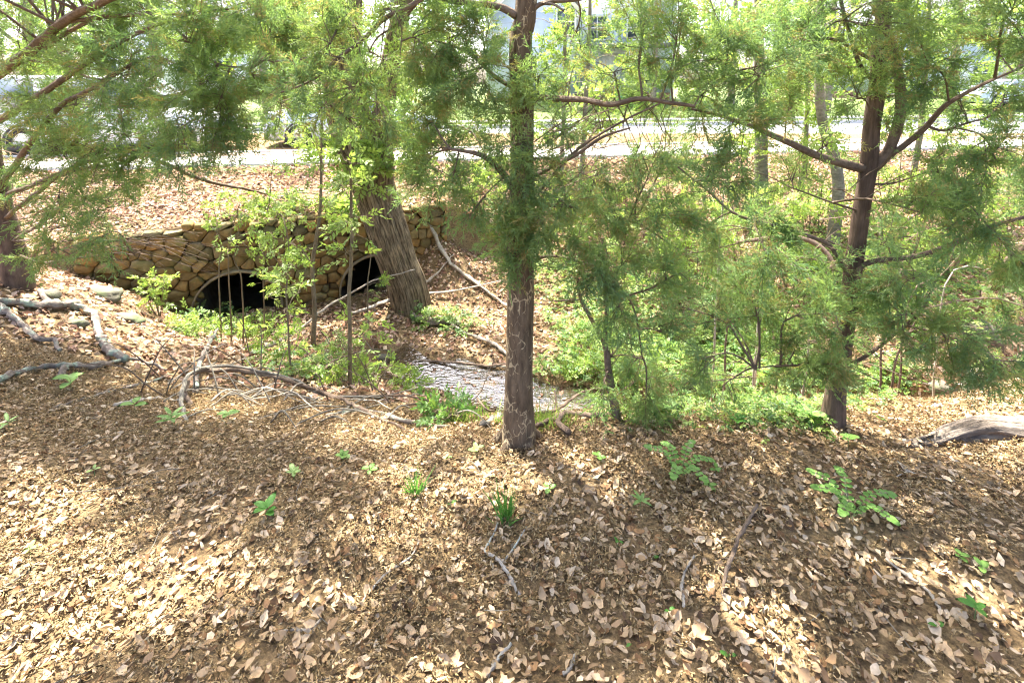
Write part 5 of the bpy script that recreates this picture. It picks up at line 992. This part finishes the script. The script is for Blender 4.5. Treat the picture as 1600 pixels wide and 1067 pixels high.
def plant(kind, px, py, size, label, name='seedling', lv=None):
    g = G(px, py); s_ = size * g[1] / 800; t = thing(name, label, 'plant', g); M.setdefault('stemg', m_plain('green_stem', (.14, .2, .07), .6)); r_ = np.random.default_rng(px)
    def stem(pts, r0=.0022): V, Fq, uv = tube(spline(pts, 7), [r0, r0 * .5], 5, False); link('stem', mesh_np('stem', V, Fq, M['stemg'], uv), t)
    if kind in ('broad', 'narrow', 'pale', 'deep'):
        me = {'broad': BROAD, 'narrow': NARROW, 'pale': PALE, 'deep': DEEP}[kind]; h = s_ * .45; stem([g - [0, 0, .01], g + [0, 0, h]]); n_ = lv or 5
        for q in range(n_): a = 6.28 * q / n_ + r_.uniform(-.4, .4); d = (math.cos(a), math.sin(a), r_.uniform(.1, .7)); add_leaf(t, me, g + [0, 0, h * r_.uniform(.6, 1)], d, s_ * r_.uniform(.36, .56))
    elif kind == 'pinnate':
        for q in range(lv or 4):
            a = 6.28 * q / (lv or 4) + r_.uniform(-.3, .3); e = np.array([math.cos(a) * .55 * s_, math.sin(a) * .55 * s_, s_ * r_.uniform(.3, .6)]); pts = [g - [0, 0, .01], g + e * .5 + [0, 0, s_ * .2], g + e]; stem(pts, .0018); cv = spline(pts, 10)
            for i in range(3, 10):
                dd = nrm((cv[i] - cv[i - 1])[None])[0]; sd_ = nrm(np.cross(dd, [0, 0, 1])[None])[0]
                for sg in (-1, 1): add_leaf(t, ROUND, cv[i], sd_ * sg + dd * .35 + np.array([0, 0, r_.uniform(-.1, .15)]), s_ * r_.uniform(.085, .12), 0, 'leaflet')
            add_leaf(t, ROUND, cv[-1], dd, s_ * .16, 0, 'leaflet')
    elif kind == 'grass':
        bm = M.setdefault('blade_mesh', None) or mesh_np('blade', BLADE[0] * [1, .95, 1], BLADE[1], m_leaf('grass_blade', (.1, .24, .05), .4)); M['blade_mesh'] = bm
        for q in range(lv or 40): d = nrm(r_.normal(size=3) * [.38, .38, 0] + [0, 0, 1]); add_leaf(t, bm, g + r_.normal(size=3) * [.012, .012, 0] - [0, 0, .01], d, s_ * r_.uniform(.5, 1.15), r_.uniform(0, 6.28), 'blade')
    return t
plant('grass', 790, 818, 74, 'dark green grass tuft in the centre foreground', 'grass_tuft', 64)
plant('grass', 648, 775, 60, 'smaller grass tuft left of the dark green one', 'grass_tuft', 36)
plant('deep', 418, 812, 54, 'flat bright green leafy seedling alone in the left litter', lv=6)
plant('narrow', 270, 672, 62, 'clump of narrow pale leaves below the brush pile', lv=11)
plant('broad', 358, 662, 44, 'two leaved seedling right of the narrow leaved clump', lv=4)
plant('broad', 212, 648, 44, 'three leaved seedling left of the narrow leaved clump', lv=3)
plant('broad', 112, 612, 52, 'leafy seedling beside the blunt mossy branch end', lv=6)
plant('pale', 460, 752, 40, 'pale upright sprout right of centre left litter', lv=5)
plant('broad', 536, 722, 34, 'small sprout in the sunlit litter left of the grass tufts', lv=5)
plant('broad', 578, 742, 36, 'little sprout touching the small grass tuft on its left', lv=4)
plant('pale', 745, 715, 36, 'yellowish sprout in bright litter left of the trunk base', lv=4)
plant('broad', 704, 794, 26, 'two leaf sprout between the two grass tufts', lv=2)
plant('narrow', 1000, 800, 52, 'narrow leaved sprig right of the trunk in sunlit litter', lv=6)
plant('pinnate', 1062, 748, 92, 'low fern like plant with rounded leaflets right of the trunk', lv=6)
plant('broad', 1118, 742, 32, 'dark little sprout behind the fern like plant', lv=4)
plant('broad', 1108, 768, 30, 'small clover like sprout right of the fern like plant', lv=4)
plant('pinnate', 1328, 812, 108, 'taller bright pinnate seedling in the right litter', lv=6)
plant('deep', 1020, 878, 26, 'single green leaf sprout in mid foreground', lv=1)
plant('deep', 965, 858, 26, 'small green sprout right of the Y shaped stick', lv=3)
plant('broad', 858, 775, 32, 'slim sprout right of the dark grass tuft', lv=3)
plant('deep', 1045, 968, 28, 'tiny two leaf sprout left of the standing stick base', lv=2)
plant('deep', 1137, 1040, 34, 'two leaf sprout close to the bottom edge', lv=2)
plant('deep', 978, 1018, 28, 'flat green leaf near the bottom edge', lv=1)
plant('broad', 1530, 905, 44, 'two leaved sprout at the right side below mid height', lv=3)
plant('deep', 1522, 970, 60, 'long leaved green seedling near the lower right corner', lv=4)
plant('deep', 1462, 990, 40, 'upright pair of leaves left of the lower right seedling', lv=2)
plant('broad', 1498, 880, 34, 'bluish green sprout at the right side', lv=4)
plant('pale', 48, 868, 34, 'yellow green sprout near the left edge', lv=4)
plant('pale', 148, 742, 26, 'faint yellow sprout in the left sun patch', lv=3)
plant('broad', 1325, 700, 46, 'green sprout at the foot of the forked cedar', lv=5)
plant('broad', 1262, 668, 60, 'broad leaved weed left of the forked cedar base', lv=7)
plant('broad', 1030, 660, 70, 'broad leaved plant at the bank edge near the stream', lv=9)
plant('broad', 935, 725, 34, 'pale sprout right of the trunk shadow', lv=4)
plant('narrow', 15, 676, 44, 'narrow leaved sprout at the left edge', lv=5)
plant('broad', 700, 722, 20, 'tiny sprout left of the trunk base', lv=2)
plant('deep', 1150, 670, 40, 'dark leaved weed under the forked cedar boughs', lv=6)

# ------------------------------------------------------------------ vehicles on the street
ROAD_A = math.atan(.16)
M['glass'] = m_plain('dark_glass', (.08, .1, .11), .05, .8, 0, .1); M['tyre'] = m_plain('tyre_rubber', (.025, .025, .025), .85, .2); M['rim_metal'] = m_plain('alloy_rim', (.2, .2, .21), .4, .5, .5); M['trim'] = m_plain('black_trim', (.03, .03, .03), .5); M['red_lamp'] = m_plain('red_lamp', (.45, .02, .02), .2, .6); M['clear_lamp'] = m_plain('clear_lamp', (.7, .7, .7), .15, .7)
def m_paint(name, col):
    m, nt, out = new_mat(name); v = coords(nt); n = noise_t(nt, v, 3, 3); p = principled(nt, out, ramp(nt, n, [(.3, tuple(a * .95 for a in col)), (.7, col)]), .35, None, .5, .1); p.inputs['Coat Weight'].default_value = .6; return m
def vehicle(name, label, cat, center, flip, paint, L=4.7, Wd=1.85, belt=1.02, roof=1.72, cab=(-2.2, 1.0), cabtop=(-2.05, .45), wheel_r=.35, clear=.24):
    ca_, sa = math.cos(ROAD_A), math.sin(ROAD_A); cx, cy, cz = center; sg = -1 if flip else 1
    def tw(V): V = np.asarray(V, float); x, y = V[:, 0] * sg, V[:, 1] * sg; return np.stack([cx + x * ca_ - y * sa, cy + x * sa + y * ca_, cz + V[:, 2]], 1)
    t = thing(name, label, cat, center); hl = L / 2
    def loft(name_, st, mat, parent=t, rnd=True):
        """st: list of (x, [(y, z) ...]) sections"""
        k = len(st[0][1]); V = [(x, y, z) for x, sec in st for y, z in sec]; Fs = []
        for a in range(len(st) - 1):
            for b in range(k): c_ = (b + 1) % k; Fs.append((a * k + b, a * k + c_, (a + 1) * k + c_, (a + 1) * k + b))
        me = bpy.data.meshes.new(name_); me.from_pydata([tuple(map(float, q)) for q in tw(V)], [], Fs + [tuple(range(k))[::-1], tuple(range((len(st) - 1) * k, len(st) * k))]); me.materials.append(mat)
        for p_ in me.polygons: p_.use_smooth = rnd
        return link(name_, me, parent)
    def sec(w, zb, zt): return [(-w * .9, zb), (w * .9, zb), (w, zb + .1), (w, (zb + zt) / 2 + .05), (w * .95, zt - .05), (w * .86, zt), (-w * .86, zt), (-w * .95, zt - .05), (-w, (zb + zt) / 2 + .05), (-w, zb + .1)]
    w = Wd / 2; body = loft('body', [(-hl, sec(w * .84, clear + .14, belt - .12)), (-hl + .12, sec(w * .95, clear, belt)), (-hl + .9, sec(w, clear, belt)), (0, sec(w, clear, belt)), (cab[1], sec(w, clear, belt)), (hl - .5, sec(w * .97, clear, belt - .12)), (hl - .1, sec(w * .9, clear + .02, belt - .2)), (hl, sec(w * .75, clear + .15, belt - .3))], paint)
    def csec(w_, z): return [(-w_, z), (w_, z)]
    zs = belt - .03; c0, c1 = cab; t0, t1 = cabtop; wt = w * .78; wb = w * .93
    V = [(c0, -wb, zs), (c1, -wb, zs), (c1, wb, zs), (c0, wb, zs), (t0 + .05, -wt, roof - .05), (t1 - .05, -wt, roof - .05), (t1 - .05, wt, roof - .05), (t0 + .05, wt, roof - .05), (t0 + .2, -wt * .88, roof), (t1 - .25, -wt * .88, roof), (t1 - .25, wt * .88, roof), (t0 + .2, wt * .88, roof)]
    Fs = [(0, 1, 5, 4), (1, 2, 6, 5), (2, 3, 7, 6), (3, 0, 4, 7), (4, 5, 9, 8), (5, 6, 10, 9), (6, 7, 11, 10), (7, 4, 8, 11), (8, 9, 10, 11)]
    me = bpy.data.meshes.new('cabin'); me.from_pydata([tuple(map(float, q)) for q in tw(V)], [], Fs); me.materials.append(paint); link('cabin', me, t)
    V = np.array(V)
    def pane(corners, inset, name_='window'):
        q = np.array(corners, float); c_ = q.mean(0); q = c_ + (q - c_) * inset; n_ = np.cross(q[1] - q[0], q[2] - q[0]); n_ = n_ / np.linalg.norm(n_); n_ = n_ if n_.dot(c_ - np.array([0, 0, 1.2])) > 0 else -n_
        W_ = np.vstack([q + n_ * .012, q - n_ * .01]); link(name_, mesh_np(name_, tw(W_), np.array([(0, 1, 2, 3), (4, 7, 6, 5), (0, 4, 5, 1), (1, 5, 6, 2), (2, 6, 7, 3), (3, 7, 4, 0)]), M['glass'], shade=False), t)
    for sd_ in ((0, 1, 5, 4), (3, 2, 6, 7)):
        a, b, c_, d_ = (V[i] for i in sd_)
        for f0, f1 in ((.03, .3), (.33, .62), (.65, .97)): pane([a + (b - a) * f0, a + (b - a) * f1, d_ + (c_ - d_) * f1, d_ + (c_ - d_) * f0], .86)
    pane([V[1], V[2], V[6], V[5]], .9, 'windscreen'); pane([V[3], V[0], V[4], V[7]], .88, 'rear_window')
    for wx in (-hl + .88, hl - .88):
        for sy in (-1, 1):
            def ring(prof, name_, mat, par):
                k = 24; VV = []; FF = []
                for (r_, y_) in prof:
                    for b in range(k): an = 2 * math.pi * b / k; VV.append((wx + r_ * math.cos(an), sy * (w - .11 + y_), wheel_r + r_ * math.sin(an)))
                for a in range(len(prof) - 1):
                    for b in range(k): c_ = (b + 1) % k; FF.append((a * k + b, a * k + c_, (a + 1) * k + c_, (a + 1) * k + b))
                return link(name_, mesh_np(name_, tw(VV), np.array(FF), mat), par)
            ty = ring([(wheel_r * .62, -.1), (wheel_r * .95, -.1), (wheel_r, -.05), (wheel_r, .07), (wheel_r * .95, .115), (wheel_r * .64, .12)], 'wheel', M['tyre'], t); ring([(wheel_r * .64, .11), (wheel_r * .58, .07), (wheel_r * .2, .1), (.01, .1)], 'rim', M['rim_metal'], ty)
            ring([(wheel_r * 1.02, .105), (wheel_r * 1.16, .118), (wheel_r * 1.18, .1)], 'wheel_arch', M['trim'], t)
    def bx_(name_, lo, hi, mat): A_ = Acc(); box(A_, lo, hi); link(name_, mesh_np(name_, tw(np.concatenate(A_.V)), np.concatenate(A_.F), mat, shade=False), t)
    bx_('sill', (-hl + .5, -w - .01, clear - .06), (hl - .5, w + .01, clear + .07), M['trim'])
    for sy in (-1, 1):
        bx_('tail_lamp', (-hl - .01, sy * w * .62 - .14, belt - .38), (-hl + .14, sy * w * .62 + .18, belt - .12), M['red_lamp']); bx_('headlight', (hl - .22, sy * w * .6 - .16, belt - .48), (hl - .02, sy * w * .6 + .14, belt - .34), M['clear_lamp'])
        bx_('mirror', (cab[1] - .28, sy * (w + .08) - .09, belt - .02), (cab[1] - .12, sy * (w + .08) + .09, belt + .15), paint)
        for hx in (-.95, .1): bx_('door_handle', (hx, sy * (w + .005) - .02, belt - .17), (hx + .2, sy * (w + .005) + .02, belt - .13), M['trim'])
    bx_('bumper', (-hl - .04, -w * .8, clear + .02), (-hl + .1, w * .8, clear + .2), M['trim']); return t
def road_pt(px, d):
    X = (px - 800) / 800 * (10.8 + d)
    for _ in range(8): X = (px - 800) / 800 * (walk_y(X) + d)
    return (X, walk_y(X) + d, -.09)
vehicle('parked_van', 'silver white van parked at the kerb behind the left cedar', 'van', road_pt(195, 3.25), False, m_paint('silver_white_paint', (.75, .76, .77)), 4.9, 1.95, 1.1, 1.86, (-2.3, 1.35), (-2.2, .6), .36)
vehicle('parked_car', 'grey blue car seen behind the leaning tree', 'car', road_pt(560, 4.2), False, m_paint('blue_grey_paint', (.5, .55, .62)), 4.5, 1.8, .95, 1.45, (-1.7, .95), (-1.0, .2), .32, .2)
vehicle('parked_car', 'pale blue car across the road at the right edge', 'car', road_pt(1560, 13.3)[:2] + (.35,), True, m_paint('pale_blue_paint', (.45, .52, .6)), 4.5, 1.8, .95, 1.45, (-1.7, .95), (-1.0, .2), .32, .2)

# ------------------------------------------------------------------ houses across the road
m, nt, out = new_mat('blue_grey_siding'); v = coords(nt, 'Object', (0, 0, 1)); wv = N_(nt, 'ShaderNodeTexWave', Scale=1.05); wv.bands_direction = 'Z'; wv.wave_profile = 'SAW'; nt.links.new(v, wv.inputs['Vector']); v2 = coords(nt)
c = mix(nt, ramp(nt, noise_t(nt, v2, 2, 4), [(.3, (.44, .5, .58)), (.7, (.52, .58, .66))]), (.5, .55, .62), ramp(nt, wv.outputs[1], [(.0, (.6, .6, .6)), (.12, (0, 0, 0))])); principled(nt, out, c, .7, bump_t(nt, wv.outputs[1], .5, .02), .3); M['siding'] = m
M['white'] = m_plain('white_trim', (.78, .78, .77), .5); M['shingle'] = m_plain('grey_shingle', (.16, .16, .17), .9, .2, 0, .4, 20); M['brick_base'] = m_plain('brick_base', (.3, .17, .12), .9, .2, 0, .3, 14)
def house(label, x0, x1, y, z0, h, gable, wins, door=None, depth=8, wall='siding', porch=None):
    t = thing('house', label, 'house', ((x0 + x1) / 2, y, z0))
    def bx_(name_, lo, hi, mat, par=t): A_ = Acc(); box(A_, lo, hi); return link(name_, mesh_np(name_, np.concatenate(A_.V), np.concatenate(A_.F), M[mat], shade=False), par)
    bx_('foundation', (x0 - .03, y - .03, z0 - .6), (x1 + .03, y + depth, z0 + .45), 'brick_base')
    bx_('wall', (x0, y, z0 + .45), (x1, y + depth, z0 + h), wall)
    for c_ in (x0, x1): bx_('corner_board', (c_ - .07, y - .025, z0 + .45), (c_ + .07, y + .1, z0 + h), 'white')
    gx0, gx1, gh = gable                                # a projecting gable with white rake boards
    bx_('wing_wall', (gx0, y - 1.2, z0 + .2), (gx1, y, z0 + h - .9), wall); gm_ = (gx0 + gx1) / 2; zt = z0 + h - .9
    V = np.array([(gx0, y - 1.2, zt), (gx1, y - 1.2, zt), (gm_, y - 1.2, zt + gh), (gx0, y + 2, zt), (gx1, y + 2, zt), (gm_, y + 2, zt + gh)])
    me = bpy.data.meshes.new('gable'); me.from_pydata([tuple(map(float, q)) for q in V], [], [(0, 1, 2), (3, 5, 4), (0, 2, 5, 3), (1, 4, 5, 2), (0, 3, 4, 1)]); me.materials.append(M[wall]); link('gable', me, t)
    for s_, e_ in (((gx0 - .3, zt - .2), (gm_, zt + gh + .1)), ((gx1 + .3, zt - .2), (gm_, zt + gh + .1))):
        d_ = np.array([e_[0] - s_[0], e_[1] - s_[1]]); n_ = np.array([-d_[1], d_[0]]) / np.linalg.norm(d_); n_ = n_ if n_[1] > 0 else -n_
        def slab(name_, off, th, ya, yb, mat): q = [(s_[0] + n_[0] * off, s_[1] + n_[1] * off), (e_[0] + n_[0] * off, e_[1] + n_[1] * off), (e_[0] + n_[0] * (off + th), e_[1] + n_[1] * (off + th)), (s_[0] + n_[0] * (off + th), s_[1] + n_[1] * (off + th))]; V_ = np.array([(a, yy, b) for yy in (ya, yb) for a, b in q]); link(name_, mesh_np(name_, V_, np.array([(0, 1, 2, 3), (7, 6, 5, 4), (0, 4, 5, 1), (1, 5, 6, 2), (2, 6, 7, 3), (3, 7, 4, 0)]), M[mat], shade=False), t)
        slab('rake_board', -.05, .2, y - 1.5, y - 1.42, 'white'); slab('roof', .15, .1, y - 1.52, y + 2.3, 'shingle')
    V = np.array([(x0 - .4, y - .5, z0 + h - .1), (x1 + .4, y - .5, z0 + h - .1), (x1 + .4, y + depth / 2, z0 + h + 2.6), (x0 - .4, y + depth / 2, z0 + h + 2.6), (x0 - .4, y + depth + .5, z0 + h - .1), (x1 + .4, y + depth + .5, z0 + h - .1)])
    me = bpy.data.meshes.new('roof'); me.from_pydata([tuple(map(float, q)) for q in V], [], [(0, 1, 2, 3), (3, 2, 5, 4), (0, 3, 4), (1, 5, 2), (0, 4, 5, 1)]); me.materials.append(M['shingle']); link('roof', me, t)
    for (wx, wz, ww, wh, wy) in wins:
        f_ = bx_('window', (wx, wy - .03, wz), (wx + ww, wy + .02, wz + wh), 'glass')
        for lo, hi in (((wx - .1, wz - .1), (wx, wz + wh + .1)), ((wx + ww, wz - .1), (wx + ww + .1, wz + wh + .1)), ((wx, wz + wh), (wx + ww, wz + wh + .1)), ((wx, wz - .1), (wx + ww, wz)), ((wx + ww / 2 - .03, wz), (wx + ww / 2 + .03, wz + wh)), ((wx, wz + wh / 2 - .03), (wx + ww / 2 - .03, wz + wh / 2 + .03)), ((wx + ww / 2 + .03, wz + wh / 2 - .03), (wx + ww, wz + wh / 2 + .03))): bx_('frame', (lo[0], wy - .08, lo[1]), (hi[0], wy - .035, hi[1]), 'white', f_)
    if door: d_ = bx_('door', (door[0], y - .05, z0 + .5), (door[0] + 1, y + .02, z0 + 2.6), 'white'); bx_('handle', (door[0] + .85, y - .1, z0 + 1.5), (door[0] + .9, y - .055, z0 + 1.62), 'trim', d_)
    if porch: bx_('porch_roof', (porch[0], y - 1.9, z0 + 2.9), (porch[1], y - .01, z0 + 3.05), 'shingle'); [bx_('post', (px_, y - 1.85, z0 - .1), (px_ + .14, y - 1.71, z0 + 2.9), 'white') for px_ in np.linspace(porch[0] + .1, porch[1] - .25, 3)]
    return t
HY = 29.0
house('pale blue grey sided house with white trim behind the middle cedar', -1.4, 9.0, HY, .6, 5.6, (-1.0, 3.4, 2.3), [(2.4, 4.15, .9, 1.3, HY - .001 - 1.2), (4.2, 4.0, 1.0, 1.2, HY), (6.4, 4.0, 1.0, 1.2, HY), (.1, 1.6, 1.2, 1.4, HY - 1.2), (6.8, 1.6, 1.2, 1.4, HY)], (5.0,), porch=(3.8, 8.6))
house('pale house far behind the trees at the left', -28, -17, 34, .6, 5.0, (-25, -20, 2.2), [(-24, 1.6, 1.2, 1.4, 32.8), (-19.5, 1.6, 1.2, 1.4, 34), (-27, 1.6, 1.2, 1.4, 34)], (-18.2,), wall='white')
house('pale house far behind the trees at the right', 22, 34, 36, .6, 5.0, (24, 29, 2.2), [(25, 1.6, 1.2, 1.4, 34.8), (30, 1.6, 1.2, 1.4, 36), (32, 1.6, 1.2, 1.4, 36)], (31,), wall='siding')
# ------------------------------------------------------------------ pole, utility box
q = road_pt(419, 9.2); b = np.array([q[0], q[1], 0.0]); t = thing('utility_pole', 'grey wooden pole on the far verge right of the parked van', 'pole', b)
V, Fq, uv = tube(spline([b - [0, 0, .1], b + [-.1, 0, 3], b + [-.2, 0, 7]], 20), [.14, .12, .1], 16); link('shaft', mesh_np('shaft', V, Fq, M['bark_grey'], uv), t)
V, Fq, uv = tube([b + [-1.0, 0, 6.4], b + [.7, 0, 6.4]], [.06, .06], 8); link('crossarm', mesh_np('crossarm', V, Fq, M['bark_grey'], uv), t)
q = road_pt(967, 14.5); zb = float(rise(q[0], q[1])); t = thing('utility_box', 'small dark green utility box on the lawn before the house', 'utility box', (q[0], q[1], zb)); M['greenbox'] = m_plain('green_box', (.05, .16, .07), .5)
A_ = Acc(); box(A_, (q[0] - .28, q[1] - .25, zb), (q[0] + .28, q[1] + .25, zb + .66)); link('cabinet', A_.mesh('cabinet', M['greenbox'], shade=False), t)
A_ = Acc(); box(A_, (q[0] - .31, q[1] - .28, zb + .66), (q[0] + .31, q[1] + .28, zb + .73)); link('lid', A_.mesh('lid', M['greenbox'], shade=False), t)
A_ = Acc(); box(A_, (q[0] - .4, q[1] - .37, zb - .05), (q[0] + .4, q[1] + .37, zb + .03)); link('pad', A_.mesh('pad', M['concrete'], shade=False), t)
